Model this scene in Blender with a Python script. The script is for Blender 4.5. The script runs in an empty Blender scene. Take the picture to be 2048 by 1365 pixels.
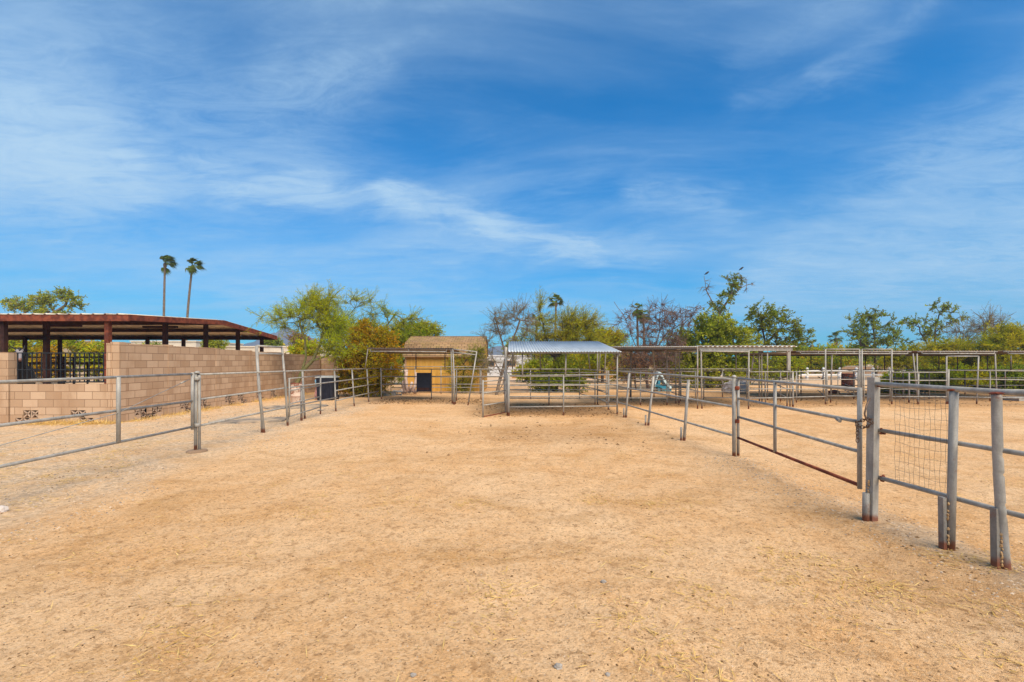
import bpy, math, random
import numpy as np
from mathutils import Vector, Matrix, noise as mnoise

R = math.radians
S = bpy.context.scene
COL = S.collection

# ------------------------------------------------------------------ camera
EYE, FPX, CX, HY = 1.62, 910.2, 1024.0, 722.0
cam_d = bpy.data.cameras.new("camera")
cam_d.sensor_width = 36.0
cam_d.lens = 16.0
cam_d.shift_y = (HY - 682.5) / 2048.0
cam_d.clip_start = 0.05
cam_d.clip_end = 5000
cam = bpy.data.objects.new("camera", cam_d)
cam.location = (0, 0, EYE)
cam.rotation_euler = (R(90), 0, 0)
COL.objects.link(cam)
S.camera = cam

# ------------------------------------------------------------------ light
SUN_EL, SUN_AZ = 50.0, 152.0        # azimuth clockwise from +Y (the view direction)
S.view_settings.view_transform = 'Standard'
S.view_settings.look = 'None'
S.view_settings.exposure = 0.32
S.view_settings.gamma = 1.0
S.cycles.max_bounces = 6
S.cycles.diffuse_bounces = 3
S.cycles.transparent_max_bounces = 6
sun_d = bpy.data.lights.new("sun", 'SUN')
sun_d.energy = 5.0
sun_d.angle = R(55)
sun_d.color = (1.0, 0.87, 0.68)
sun = bpy.data.objects.new("sun", sun_d)
COL.objects.link(sun)
_sd = Vector((math.sin(R(SUN_AZ)) * math.cos(R(SUN_EL)), math.cos(R(SUN_AZ)) * math.cos(R(SUN_EL)), math.sin(R(SUN_EL))))
sun.rotation_euler = _sd.to_track_quat('Z', 'Y').to_euler()

W = bpy.data.worlds.new("World")
S.world = W
W.use_nodes = True


class NT:
    """small helper round a node tree"""
    def __init__(self, tree):
        self.t = tree
        tree.nodes.clear()

    def n(self, kind, **kw):
        nd = self.t.nodes.new(kind)
        for k, v in kw.items():
            setattr(nd, k, v)
        return nd

    def set(self, sock, v):
        if isinstance(v, bpy.types.NodeSocket):
            self.t.links.new(v, sock)
        elif v is not None:
            if hasattr(sock, 'default_value'):
                if isinstance(v, (tuple, list)) and sock.type == 'RGBA' and len(v) == 3:
                    v = (*v, 1.0)
                sock.default_value = v

    def math(self, op, a, b=None, c=None, clamp=False):
        nd = self.n('ShaderNodeMath', operation=op)
        nd.use_clamp = clamp
        self.set(nd.inputs[0], a)
        self.set(nd.inputs[1], b)
        self.set(nd.inputs[2], c)
        return nd.outputs[0]

    def mix(self, f, a, b, blend='MIX'):
        nd = self.n('ShaderNodeMix', data_type='RGBA', blend_type=blend)
        self.set(nd.inputs[0], f)
        self.set(nd.inputs[6], a)
        self.set(nd.inputs[7], b)
        return nd.outputs[2]

    def noise(self, vec, scale, detail=3.0, rough=0.55, dist=0.0, col=False):
        nd = self.n('ShaderNodeTexNoise')
        if vec is not None:
            self.set(nd.inputs['Vector'], vec)
        nd.inputs['Scale'].default_value = scale
        nd.inputs['Detail'].default_value = detail
        nd.inputs['Roughness'].default_value = rough
        nd.inputs['Distortion'].default_value = dist
        return nd.outputs[1 if col else 0]

    def ramp(self, v, lo, hi, a=0.0, b=1.0):
        nd = self.n('ShaderNodeMapRange')
        nd.interpolation_type = 'SMOOTHSTEP'
        self.set(nd.inputs[0], v)
        self.set(nd.inputs[1], lo)
        self.set(nd.inputs[2], hi)
        self.set(nd.inputs[3], a)
        self.set(nd.inputs[4], b)
        return nd.outputs[0]

    def mapv(self, vec, scale=(1, 1, 1), rot=(0, 0, 0), loc=(0, 0, 0)):
        nd = self.n('ShaderNodeMapping')
        self.set(nd.inputs[0], vec)
        nd.inputs['Location'].default_value = loc
        nd.inputs['Rotation'].default_value = rot
        nd.inputs['Scale'].default_value = scale
        return nd.outputs[0]

    def comb(self, x, y, z=0.0):
        nd = self.n('ShaderNodeCombineXYZ')
        self.set(nd.inputs[0], x)
        self.set(nd.inputs[1], y)
        self.set(nd.inputs[2], z)
        return nd.outputs[0]

    def sep(self, v):
        nd = self.n('ShaderNodeSeparateXYZ')
        self.set(nd.inputs[0], v)
        return nd.outputs

    def bump(self, h, strength=0.3, dist=0.01):
        nd = self.n('ShaderNodeBump')
        nd.inputs['Strength'].default_value = strength
        nd.inputs['Distance'].default_value = dist
        self.set(nd.inputs['Height'], h)
        return nd.outputs[0]


def azel(px, py):
    x, z = (px - CX) / FPX, (HY - py) / FPX
    return math.atan2(x, 1.0), math.asin(z / math.sqrt(1 + x * x + z * z))


def build_world():
    t = NT(W.node_tree)
    out = t.n('ShaderNodeOutputWorld')
    bg = t.n('ShaderNodeBackground')
    bg.inputs[1].default_value = SKY_STRENGTH
    t.t.links.new(bg.outputs[0], out.inputs[0])
    sky = t.n('ShaderNodeTexSky', sky_type='NISHITA')
    sky.sun_disc = False
    sky.sun_elevation = R(SUN_EL)
    sky.sun_rotation = R(SUN_AZ)
    sky.altitude = 400
    sky.air_density = 1.0
    sky.dust_density = 0.25
    sky.ozone_density = 2.5
    tint = t.mix(1.0, sky.outputs[0], SKY_TINT, 'MULTIPLY')
    hsv = t.n('ShaderNodeHueSaturation')
    hsv.inputs['Saturation'].default_value = SKY_SAT
    t.set(hsv.inputs['Color'], tint)
    tc = t.n('ShaderNodeTexCoord')
    d = tc.outputs['Generated']
    x, y, z = t.sep(d)
    low = t.ramp(z, 0.0, 0.42, 1.0, 0.0)
    base = t.mix(low, hsv.outputs[0], t.mix(1.0, hsv.outputs[0], (1.05, 0.80, 0.74), 'MULTIPLY'))
    zz = t.math('ADD', t.math('MAXIMUM', z, 0.0), 0.10)
    plane = t.comb(t.math('DIVIDE', x, zz), t.math('DIVIDE', y, zz), 0.0)
    az = t.math('ARCTAN2', x, y)
    el = t.math('ARCSINE', z)
    # ragged edges: shift the direction with noise of the cloud layer
    wrp = t.noise(t.mapv(plane, (1.2, 1.7, 1), (0, 0, R(25))), 1.6, 5, 0.62, 0.6, col=True)
    wx, wy, wz = t.sep(wrp)
    az2 = t.math('ADD', az, t.math('MULTIPLY', t.math('SUBTRACT', wx, 0.5), 0.20))
    el2 = t.math('ADD', el, t.math('MULTIPLY', t.math('SUBTRACT', wy, 0.5), 0.11))
    # thin cirrus veil
    v1 = t.noise(t.mapv(plane, (0.55, 1.25, 1), (0, 0, R(-28)), (3.1, 1.7, 0)), 0.85, 7, 0.60, 1.1)
    v2 = t.noise(t.mapv(plane, (0.8, 1.7, 1), (0, 0, R(24)), (7.3, 4.2, 0)), 1.5, 8, 0.66, 0.8)
    veil = t.ramp(v1, 0.34, 0.72, 0.02, 0.55)
    wisp = t.ramp(v2, 0.40, 0.76, 0.0, 0.60)
    v3 = t.noise(t.mapv(plane, (1.0, 2.4, 1), (0, 0, R(30)), (2.2, 9.2, 0)), 3.2, 9, 0.72, 1.4)
    fib = t.ramp(v3, 0.30, 0.72, 0.50, 1.35)
    dens = t.math('ADD', veil, t.math('MULTIPLY', t.math('MULTIPLY', wisp, fib), t.math('ADD', veil, 0.25)))
    # broad bands that lie in certain parts of the sky: (from, to, half width, amount)
    bands = [((-60, 262), (90, 290), 0.080, 1.15), ((0, 300), (280, 350), 0.035, 0.55), ((280, 345), (620, 372), 0.035, 0.50),
             ((470, 372), (800, 402), 0.026, 0.62), ((780, 397), (1010, 468), 0.024, 0.72), ((980, 463), (1180, 502), 0.020, 0.62),
             ((1290, 375), (1440, 410), 0.045, 0.33), ((1000, 480), (1330, 505), 0.035, 0.25),
             ((1560, 560), (2100, 520), 0.075, 0.48), ((1900, 250), (2150, 170), 0.09, 0.32), ((1700, 330), (2100, 400), 0.12, 0.22),
             ((540, 150), (760, 110), 0.04, 0.20), ((100, 120), (600, 230), 0.14, 0.22), ((1640, 170), (1830, 50), 0.020, 0.55),
             ((1500, 205), (1760, 140), 0.022, 0.42), ((1480, 110), (1700, 30), 0.04, 0.28), ((480, 590), (620, 600), 0.03, 0.25), ((0, 440), (900, 560), 0.12, 0.18)]
    for (p0, p1, w, amp) in bands:
        a0, e0 = azel(*p0)
        a1, e1 = azel(*p1)
        dx, dy = a1 - a0, e1 - e0
        L2 = dx * dx + dy * dy
        ux = t.math('SUBTRACT', az2, a0)
        uy = t.math('SUBTRACT', el2, e0)
        h = t.math('DIVIDE', t.math('ADD', t.math('MULTIPLY', ux, dx), t.math('MULTIPLY', uy, dy)), L2, clamp=True)
        qx = t.math('SUBTRACT', ux, t.math('MULTIPLY', h, dx))
        qy = t.math('SUBTRACT', uy, t.math('MULTIPLY', h, dy))
        d2 = t.math('ADD', t.math('MULTIPLY', qx, qx), t.math('MULTIPLY', qy, qy))
        g = t.math('EXPONENT', t.math('MULTIPLY', d2, -1.0 / (w * w)))
        g = t.math('MULTIPLY', g, t.math('MULTIPLY', fib, t.math('ADD', v2, 0.45)))
        dens = t.math('ADD', dens, t.math('MULTIPLY', g, amp * 1.75))
    # clear blue gap in the upper right
    for (p, w, amp) in [((1860, 130), 0.14, 0.92), ((1400, 215), 0.16, 0.70), ((1600, 330), 0.13, 0.55), ((430, 40), 0.12, 0.55), ((760, 290), 0.09, 0.35), ((1250, 60), 0.28, 0.35), ((1000, 420), 0.10, 0.0), ((600, 480), 0.12, 0.35)]:
        a0, e0 = azel(*p)
        ux = t.math('SUBTRACT', az2, a0)
        uy = t.math('SUBTRACT', el2, e0)
        d2 = t.math('ADD', t.math('MULTIPLY', ux, t.math('MULTIPLY', ux, 0.45)), t.math('MULTIPLY', uy, t.math('MULTIPLY', uy, 1.8)))
        g = t.math('EXPONENT', t.math('MULTIPLY', d2, -1.0 / (w * w)))
        dens = t.math('MULTIPLY', dens, t.math('SUBTRACT', 1.0, t.math('MULTIPLY', g, amp)))
    dens = t.math('ADD', dens, t.math('MULTIPLY', low, 0.16))
    dens = t.math('SUBTRACT', 1.0, t.math('EXPONENT', t.math('MULTIPLY', dens, -0.88)))
    dens = t.math('MULTIPLY', dens, t.ramp(z, -0.02, 0.06))
    cloud = CLOUD_COL
    colr = t.mix(dens, base, cloud)
    t.set(bg.inputs[0], colr)


SKY_STRENGTH = 0.074
SKY_TINT = (0.16, 1.20, 1.85)
SKY_SAT = 1.32
CLOUD_COL = (5.4, 7.7, 9.9)
build_world()

# ------------------------------------------------------------------ pixel <-> place
def P(px, py, Y):
    return Vector(((px - CX) * Y / FPX, Y, EYE - (py - HY) * Y / FPX))


def GY(py):
    return EYE * FPX / (py - HY)


def G(px, py):
    Y = GY(py)
    return Vector(((px - CX) * Y / FPX, Y, 0.0))


def XY(px, Y, z=0.0):
    return Vector(((px - CX) * Y / FPX, Y, z))


# ------------------------------------------------------------------ scene objects
def tag(o, label=None, cat=None, group=None, kind=None):
    if label: o['label'] = label
    if cat: o['category'] = cat
    if group: o['group'] = group
    if kind: o['kind'] = kind
    return o


def thing(name, loc, label, cat, group=None):
    o = bpy.data.objects.new(name, None)
    o.empty_display_size = 0.2
    o.location = loc
    COL.objects.link(o)
    return tag(o, label, cat, group)


def origin(o):
    v = Vector((0, 0, 0))
    while o is not None:
        v += o.location
        o = o.parent
    return v


def link(name, me, mat, parent=None, loc=None):
    o = bpy.data.objects.new(name, me)
    for m in (mat if isinstance(mat, (list, tuple)) else [mat]):
        me.materials.append(m)
    COL.objects.link(o)
    if parent is not None:
        o.parent = parent
    if loc is not None:
        o.location = loc
    return o


def frame_of(d):
    d = d.normalized()
    up = Vector((0, 0, 1)) if abs(d.z) < 0.92 else Vector((0, 1, 0))
    s = d.cross(up).normalized()
    return s, s.cross(d).normalized(), d


class MB:
    """collects shapes in world space; build() links them as ONE mesh object"""
    def __init__(self):
        self.v, self.f, self.sm, self.mi = [], [], [], []
        self.m = 0

    def _f(self, ids, smooth):
        self.f.append(ids)
        self.sm.append(smooth)
        self.mi.append(self.m)

    def tube(self, pts, r, n=10, cap=True):
        pts = [Vector(p) for p in pts]
        rs = r if isinstance(r, (list, tuple)) else [r] * len(pts)
        base = len(self.v)
        prev = None
        for i, p in enumerate(pts):
            if i == 0: d = pts[1] - pts[0]
            elif i == len(pts) - 1: d = pts[-1] - pts[-2]
            else: d = (pts[i + 1] - pts[i]).normalized() + (pts[i] - pts[i - 1]).normalized()
            if d.length < 1e-9: d = Vector((0, 0, 1))
            if prev is None:
                s, u, d = frame_of(d)
            else:
                d = d.normalized()
                s = (prev - d * prev.dot(d)).normalized()
                u = s.cross(d)
            prev = s
            for k in range(n):
                a = 2 * math.pi * k / n
                self.v.append(p + (s * math.cos(a) + u * math.sin(a)) * rs[i])
        for i in range(len(pts) - 1):
            for k in range(n):
                a, b = base + i * n + k, base + i * n + (k + 1) % n
                self._f((a, b, b + n, a + n), True)
        if cap:
            self._f(tuple(base + k for k in range(n))[::-1], False)
            e = base + (len(pts) - 1) * n
            self._f(tuple(e + k for k in range(n)), False)
        return self

    def box(self, c, s, rz=0.0, M=None):
        c = Vector(c)
        base = len(self.v)
        rot = M if M is not None else Matrix.Rotation(rz, 3, 'Z')
        for x in (-.5, .5):
            for y in (-.5, .5):
                for z in (-.5, .5):
                    self.v.append(c + rot @ Vector((x * s[0], y * s[1], z * s[2])))
        for q in ((0, 1, 3, 2), (4, 6, 7, 5), (0, 4, 5, 1), (2, 3, 7, 6), (0, 2, 6, 4), (1, 5, 7, 3)):
            self._f(tuple(base + i for i in q), False)
        return self

    def bar(self, a, b, w, h, roll=0.0):
        """square bar from a to b"""
        a, b = Vector(a), Vector(b)
        s, u, d = frame_of(b - a)
        M = Matrix((s, d, u)).transposed()
        if roll:
            M = M @ Matrix.Rotation(roll, 3, 'Y')
        return self.box((a + b) / 2, (w, (b - a).length, h), M=M)

    def poly(self, pts, smooth=False):
        base = len(self.v)
        self.v += [Vector(p) for p in pts]
        self._f(tuple(range(base, base + len(pts))), smooth)
        return self

    def prism(self, prof, a, b):
        """prof: list of points (Vector) at a; swept by b-a, closed at both ends"""
        base = len(self.v)
        n = len(prof)
        off = Vector(b) - Vector(a)
        self.v += [Vector(p) for p in prof] + [Vector(p) + off for p in prof]
        for k in range(n):
            self._f((base + k, base + (k + 1) % n, base + n + (k + 1) % n, base + n + k), False)
        self._f(tuple(base + k for k in range(n))[::-1], False)
        self._f(tuple(base + n + k for k in range(n)), False)
        return self

    def lathe(self, c, prof, n=20, smooth=True):
        """prof: (radius, z) from bottom to top"""
        c = Vector(c)
        base = len(self.v)
        for (r, z) in prof:
            for k in range(n):
                a = 2 * math.pi * k / n
                self.v.append(c + Vector((r * math.cos(a), r * math.sin(a), z)))
        for i in range(len(prof) - 1):
            for k in range(n):
                a, b = base + i * n + k, base + i * n + (k + 1) % n
                self._f((a, b, b + n, a + n), smooth)
        self._f(tuple(base + k for k in range(n))[::-1], False)
        e = base + (len(prof) - 1) * n
        self._f(tuple(e + k for k in range(n)), False)
        return self

    def blob(self, c, s, seed=0, rough=0.25, n=2):
        import bmesh
        bm = bmesh.new()
        bmesh.ops.create_icosphere(bm, subdivisions=n, radius=1.0)
        base = len(self.v)
        c = Vector(c)
        for v in bm.verts:
            k = 1 + rough * mnoise.noise(v.co * 1.4 + Vector((seed * 3.7, seed, 0)))
            self.v.append(c + Vector((v.co.x * s[0], v.co.y * s[1], v.co.z * s[2])) * k)
        for f in bm.faces:
            self._f(tuple(base + v.index for v in f.verts), False)
        bm.free()
        return self

    def build(self, name, mat, parent=None):
        me = bpy.data.meshes.new(name)
        off = origin(parent) if parent is not None else Vector((0, 0, 0))
        loc = None
        if parent is None:
            xs = [v.x for v in self.v]; ys = [v.y for v in self.v]; zs = [v.z for v in self.v]
            off = Vector(((min(xs) + max(xs)) / 2, (min(ys) + max(ys)) / 2, min(zs)))
            loc = off
        me.from_pydata([tuple(v - off) for v in self.v], [], self.f)
        me.polygons.foreach_set('use_smooth', self.sm)
        if any(self.mi):
            me.polygons.foreach_set('material_index', self.mi)
        me.update()
        return link(name, me, mat, parent, loc)


def np_mesh(name, V, Q, tint=None):
    me = bpy.data.meshes.new(name)
    V = np.asarray(V, dtype=np.float32)
    Q = np.asarray(Q, dtype=np.int32)
    k = Q.shape[1]
    me.vertices.add(len(V))
    me.vertices.foreach_set('co', V.ravel())
    me.loops.add(Q.size)
    me.loops.foreach_set('vertex_index', Q.ravel())
    me.polygons.add(len(Q))
    me.polygons.foreach_set('loop_start', np.arange(0, Q.size, k, dtype=np.int32))
    me.update(calc_edges=True)
    if tint is not None:
        at = me.attributes.new('tint', 'FLOAT', 'FACE')
        at.data.foreach_set('value', np.asarray(tint, dtype=np.float32))
    return me


# ------------------------------------------------------------------ materials
def mat(name, fn):
    m = bpy.data.materials.new(name)
    m.use_nodes = True
    t = NT(m.node_tree)
    out = t.n('ShaderNodeOutputMaterial')
    sh = fn(t)
    t.t.links.new(sh, out.inputs[0])
    return m


def princ(t, col, rough=0.7, metal=0.0, normal=None, spec=0.4):
    p = t.n('ShaderNodeBsdfPrincipled')
    t.set(p.inputs['Base Color'], col)
    t.set(p.inputs['Roughness'], rough)
    t.set(p.inputs['Metallic'], metal)
    p.inputs['Specular IOR Level'].default_value = spec
    if normal is not None:
        t.set(p.inputs['Normal'], normal)
    return p.outputs[0]


def obj_co(t):
    return t.n('ShaderNodeTexCoord').outputs['Object']


def pos_co(t):
    return t.n('ShaderNodeNewGeometry').outputs['Position']


def speckled(name, a, b, scale=8.0, rough=0.75, metal=0.0, bump=0.15, lo=0.35, hi=0.65, spec=0.3):
    def fn(t):
        v = obj_co(t)
        f = t.ramp(t.noise(v, scale, 5, 0.6), lo, hi)
        g = t.noise(v, scale * 9, 3, 0.6)
        c = t.mix(f, a, b)
        c = t.mix(t.ramp(g, 0.3, 0.75, 0.0, 0.35), c, tuple(x * 0.55 for x in b))
        return princ(t, c, rough, metal, t.bump(g, bump, 0.01), spec)
    return mat(name, fn)


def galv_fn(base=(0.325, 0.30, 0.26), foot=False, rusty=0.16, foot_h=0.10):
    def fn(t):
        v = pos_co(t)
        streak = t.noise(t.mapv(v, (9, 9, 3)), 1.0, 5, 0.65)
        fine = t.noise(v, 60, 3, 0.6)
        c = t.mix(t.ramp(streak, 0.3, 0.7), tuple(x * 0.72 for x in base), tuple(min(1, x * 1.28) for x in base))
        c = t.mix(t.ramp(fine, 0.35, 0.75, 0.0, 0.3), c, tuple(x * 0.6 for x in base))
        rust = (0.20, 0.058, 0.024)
        spots = t.noise(v, 5.5, 6, 0.7)
        f = t.ramp(spots, 0.66 - rusty * 0.35, 0.80 - rusty * 0.35)
        f = t.math('MULTIPLY', f, 0.75)
        if foot:
            z = t.sep(v)[2]
            edge = t.math('ADD', z, t.math('MULTIPLY', t.math('SUBTRACT', spots, 0.5), 0.14))
            f = t.math('MAXIMUM', f, t.ramp(edge, foot_h - 0.03, foot_h + 0.03, 0.92, 0.0))
        c = t.mix(f, c, rust)
        metal = t.math('MULTIPLY', t.math('SUBTRACT', 1.0, f), 0.05)
        return princ(t, c, t.math('ADD', 0.46, t.math('MULTIPLY', fine, 0.25)), metal, t.bump(fine, 0.12, 0.003), 0.4)
    return fn


M = {}
M['galv'] = mat('galvanised_pipe', galv_fn())
M['galv_foot'] = mat('galvanised_post', galv_fn(foot=True))
M['galv_old'] = mat('old_galvanised_pipe', galv_fn((0.27, 0.245, 0.21), foot=True, rusty=0.32))
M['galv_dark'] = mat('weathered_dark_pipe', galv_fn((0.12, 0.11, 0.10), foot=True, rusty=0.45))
M['rust'] = speckled('rusty_steel', (0.12, 0.030, 0.018), (0.30, 0.075, 0.032), 6, 0.85, 0.1, 0.3)
M['rust_dark'] = speckled('dark_rusty_steel', (0.035, 0.014, 0.010), (0.085, 0.032, 0.02), 5, 0.85, 0.1, 0.2)
M['weld'] = speckled('weld_bead', (0.40, 0.22, 0.09), (0.55, 0.36, 0.18), 30, 0.7, 0.1, 0.3)
M['chain'] = speckled('rusty_chain', (0.10, 0.065, 0.045), (0.22, 0.15, 0.11), 40, 0.6, 0.5, 0.2)
M['wire'] = speckled('fence_wire', (0.14, 0.12, 0.10), (0.22, 0.20, 0.18), 12, 0.6, 0.5, 0.0)
M['black_iron'] = speckled('black_iron', (0.018, 0.02, 0.024), (0.035, 0.038, 0.042), 15, 0.5, 0.3, 0.05)
M['black_plastic'] = speckled('black_plastic', (0.010, 0.011, 0.018), (0.02, 0.021, 0.032), 6, 0.5, 0.0, 0.05)
M['grey_plastic'] = speckled('grey_plastic', (0.30, 0.32, 0.31), (0.42, 0.43, 0.42), 6, 0.6, 0.0, 0.05)
M['white_paint'] = speckled('white_vinyl', (0.74, 0.73, 0.70), (0.82, 0.81, 0.79), 4, 0.5, 0.0, 0.05)
M['concrete'] = speckled('concrete', (0.34, 0.31, 0.27), (0.45, 0.42, 0.37), 7, 0.9, 0.0, 0.3)
M['stone'] = speckled('grey_stone', (0.27, 0.235, 0.20), (0.42, 0.37, 0.32), 25, 0.9, 0.0, 0.4)
M['pale_rock'] = speckled('pale_rock', (0.50, 0.42, 0.36), (0.66, 0.57, 0.50), 6, 0.9, 0.0, 0.4)
M['slab_grey'] = speckled('grey_rubber_mat', (0.14, 0.13, 0.12), (0.50, 0.36, 0.23), 2.6, 0.9, 0.0, 0.3)
M['teal'] = speckled('teal_plastic', (0.02, 0.16, 0.24), (0.04, 0.22, 0.31), 4, 0.45, 0.0, 0.03)
M['ice'] = speckled('pale_blue_plastic', (0.46, 0.60, 0.62), (0.56, 0.68, 0.69), 4, 0.45, 0.0, 0.03)
M['blue_bag'] = speckled('blue_bag', (0.03, 0.22, 0.45), (0.30, 0.52, 0.62), 9, 0.6)
M['pink_bag'] = speckled('pink_bag', (0.42, 0.16, 0.20), (0.62, 0.38, 0.32), 9, 0.6)
M['trunk_grey'] = speckled('grey_bark', (0.16, 0.12, 0.085), (0.26, 0.20, 0.15), 9, 0.95, 0.0, 0.5)
M['trunk_dark'] = speckled('dark_bark', (0.055, 0.038, 0.028), (0.12, 0.085, 0.06), 9, 0.95, 0.0, 0.5)
M['trunk_green'] = speckled('green_bark', (0.12, 0.115, 0.035), (0.20, 0.18, 0.07), 7, 0.85, 0.0, 0.3)
M['trunk_dead'] = speckled('dead_bark', (0.15, 0.095, 0.075), (0.24, 0.165, 0.135), 9, 0.95, 0.0, 0.4)
M['trunk_palm'] = speckled('palm_bark', (0.13, 0.09, 0.06), (0.22, 0.16, 0.11), 5, 0.95, 0.0, 0.4)
M['house'] = speckled('pale_stucco', (0.62, 0.52, 0.40), (0.70, 0.60, 0.47), 1.2, 0.95, 0.0, 0.1)
M['house_tan'] = speckled('tan_stucco', (0.45, 0.34, 0.22), (0.52, 0.40, 0.27), 1.2, 0.95, 0.0, 0.1)
M['glass'] = speckled('dark_window', (0.03, 0.035, 0.04), (0.05, 0.055, 0.06), 2, 0.15, 0.0, 0.0, spec=0.6)
M['brown_wall'] = speckled('brown_wall', (0.24, 0.15, 0.09), (0.32, 0.21, 0.13), 3, 0.95, 0.0, 0.2)
M['orange_wood'] = speckled('orange_brown_boards', (0.30, 0.15, 0.045), (0.40, 0.21, 0.07), 3, 0.9, 0.0, 0.2)
M['horse'] = speckled('dark_horse_coat', (0.012, 0.010, 0.010), (0.03, 0.023, 0.02), 5, 0.55, 0.0, 0.05)
M['horse_face'] = speckled('grey_horse_face', (0.22, 0.19, 0.19), (0.30, 0.26, 0.25), 12, 0.8, 0.0, 0.05)
M['horse_nose'] = speckled('pink_brown_muzzle', (0.19, 0.085, 0.06), (0.28, 0.14, 0.10), 14, 0.7, 0.0, 0.05)
M['bird'] = speckled('dark_feathers', (0.02, 0.02, 0.022), (0.045, 0.042, 0.04), 20, 0.7)
M['stump'] = speckled('dead_cactus', (0.42, 0.30, 0.24), (0.62, 0.48, 0.42), 10, 0.9, 0.0, 0.4)


def roof_metal(name, a, b, rust=0.0):
    def fn(t):
        v = obj_co(t)
        n = t.noise(t.mapv(v, (3, .6, 3)), 1.3, 5, 0.6)
        c = t.mix(t.ramp(n, 0.3, 0.7), a, b)
        if rust:
            c = t.mix(t.ramp(t.noise(v, 2.2, 6, 0.7), 0.60 - rust * .3, 0.72 - rust * .3, 0, 0.7), c, (0.2, 0.09, 0.05))
        return princ(t, c, 0.42, 0.35, None, 0.5)
    return mat(name, fn)


M['roof_zinc'] = roof_metal('zinc_roof_sheet', (0.36, 0.40, 0.43), (0.46, 0.50, 0.53))
M['roof_old'] = roof_metal('weathered_roof_sheet', (0.46, 0.44, 0.40), (0.60, 0.58, 0.53), 0.25)
M['roof_cream'] = roof_metal('cream_roof_sheet', (0.66, 0.54, 0.38), (0.80, 0.69, 0.52), 0.3)
M['roof_brown'] = roof_metal('brown_roof_sheet', (0.10, 0.065, 0.05), (0.16, 0.11, 0.085), 0.4)


def block_fn(t):
    v = obj_co(t)
    br = t.n('ShaderNodeTexBrick')
    br.offset = 0.5
    x, y, z = t.sep(v)
    u = t.comb(t.math('ADD', x, y), z, 0.0)
    t.set(br.inputs['Vector'], u)
    br.inputs['Scale'].default_value = 1.0
    br.inputs['Brick Width'].default_value = 0.4064
    br.inputs['Row Height'].default_value = 0.2032
    br.inputs['Mortar Size'].default_value = 0.0075
    br.inputs['Mortar Smooth'].default_value = 0.2
    br.inputs['Bias'].default_value = 0.0
    br.inputs['Color1'].default_value = (0.59, 0.405, 0.262, 1)
    br.inputs['Color2'].default_value = (0.42, 0.265, 0.158, 1)
    br.inputs['Mortar'].default_value = (0.25, 0.145, 0.08, 1)
    stain = t.noise(t.mapv(v, (1.2, 1.2, 0.5)), 1.6, 5, 0.65)
    c = t.mix(t.ramp(stain, 0.44, 0.70, 0.0, 0.6), br.outputs[0], (0.36, 0.21, 0.115))
    fine = t.noise(v, 70, 3, 0.6)
    c = t.mix(t.ramp(fine, 0.35, 0.8, 0.0, 0.28), c, (0.27, 0.18, 0.12))
    h = t.math('ADD', t.math('MULTIPLY', br.outputs[1], -1.0), t.math('MULTIPLY', fine, 0.25))
    return princ(t, c, 0.95, 0.0, t.bump(h, 0.6, 0.008), 0.15)


M['block'] = mat('concrete_block', block_fn)
M['block_plain'] = speckled('screen_block', (0.42, 0.29, 0.20), (0.52, 0.37, 0.26), 9, 0.95, 0.0, 0.3)


def shingle_fn(t):
    v = obj_co(t)
    x, y, z = t.sep(v)
    u = t.comb(x, t.math('MULTIPLY', t.math('ADD', z, t.math('MULTIPLY', y, 0.3)), 1.0), 0)
    br = t.n('ShaderNodeTexBrick')
    t.set(br.inputs['Vector'], u)
    br.inputs['Scale'].default_value = 1.0
    br.inputs['Brick Width'].default_value = 0.30
    br.inputs['Row Height'].default_value = 0.13
    br.inputs['Mortar Size'].default_value = 0.014
    br.inputs['Color1'].default_value = (0.42, 0.255, 0.135, 1)
    br.inputs['Color2'].default_value = (0.27, 0.165, 0.085, 1)
    br.inputs['Mortar'].default_value = (0.09, 0.055, 0.035, 1)
    f = t.noise(v, 2.2, 5, 0.6)
    c = t.mix(t.ramp(f, 0.4, 0.7, 0, 0.55), br.outputs[0], (0.25, 0.185, 0.06))
    return princ(t, c, 0.95, 0.0, t.bump(t.noise(v, 60), 0.4, 0.01), 0.1)


M['shingle'] = mat('brown_shingles', shingle_fn)


def siding_fn(t):
    v = obj_co(t)
    n = t.noise(t.mapv(v, (10, 10, 1.0)), 1.5, 5, 0.6)
    c = t.mix(t.ramp(n, 0.3, 0.7), (0.52, 0.28, 0.050), (0.64, 0.37, 0.085))
    return princ(t, c, 0.85, 0.0, t.bump(n, 0.2, 0.01), 0.2)


M['siding'] = mat('mustard_siding', siding_fn)
M['trim'] = speckled('tan_trim', (0.46, 0.27, 0.14), (0.54, 0.33, 0.18), 3, 0.8)


def trailer_fn(t):
    v = obj_co(t)
    z = t.sep(v)[2]
    w = t.math('FRACT', t.math('MULTIPLY', z, 4.0))
    c = t.mix(t.ramp(w, 0.0, 0.15, 1.0, 0.0), (0.55, 0.54, 0.53), (0.33, 0.33, 0.34))
    return princ(t, c, 0.6, 0.0, None, 0.3)


M['trailer'] = mat('pale_horizontal_siding', trailer_fn)


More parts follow.
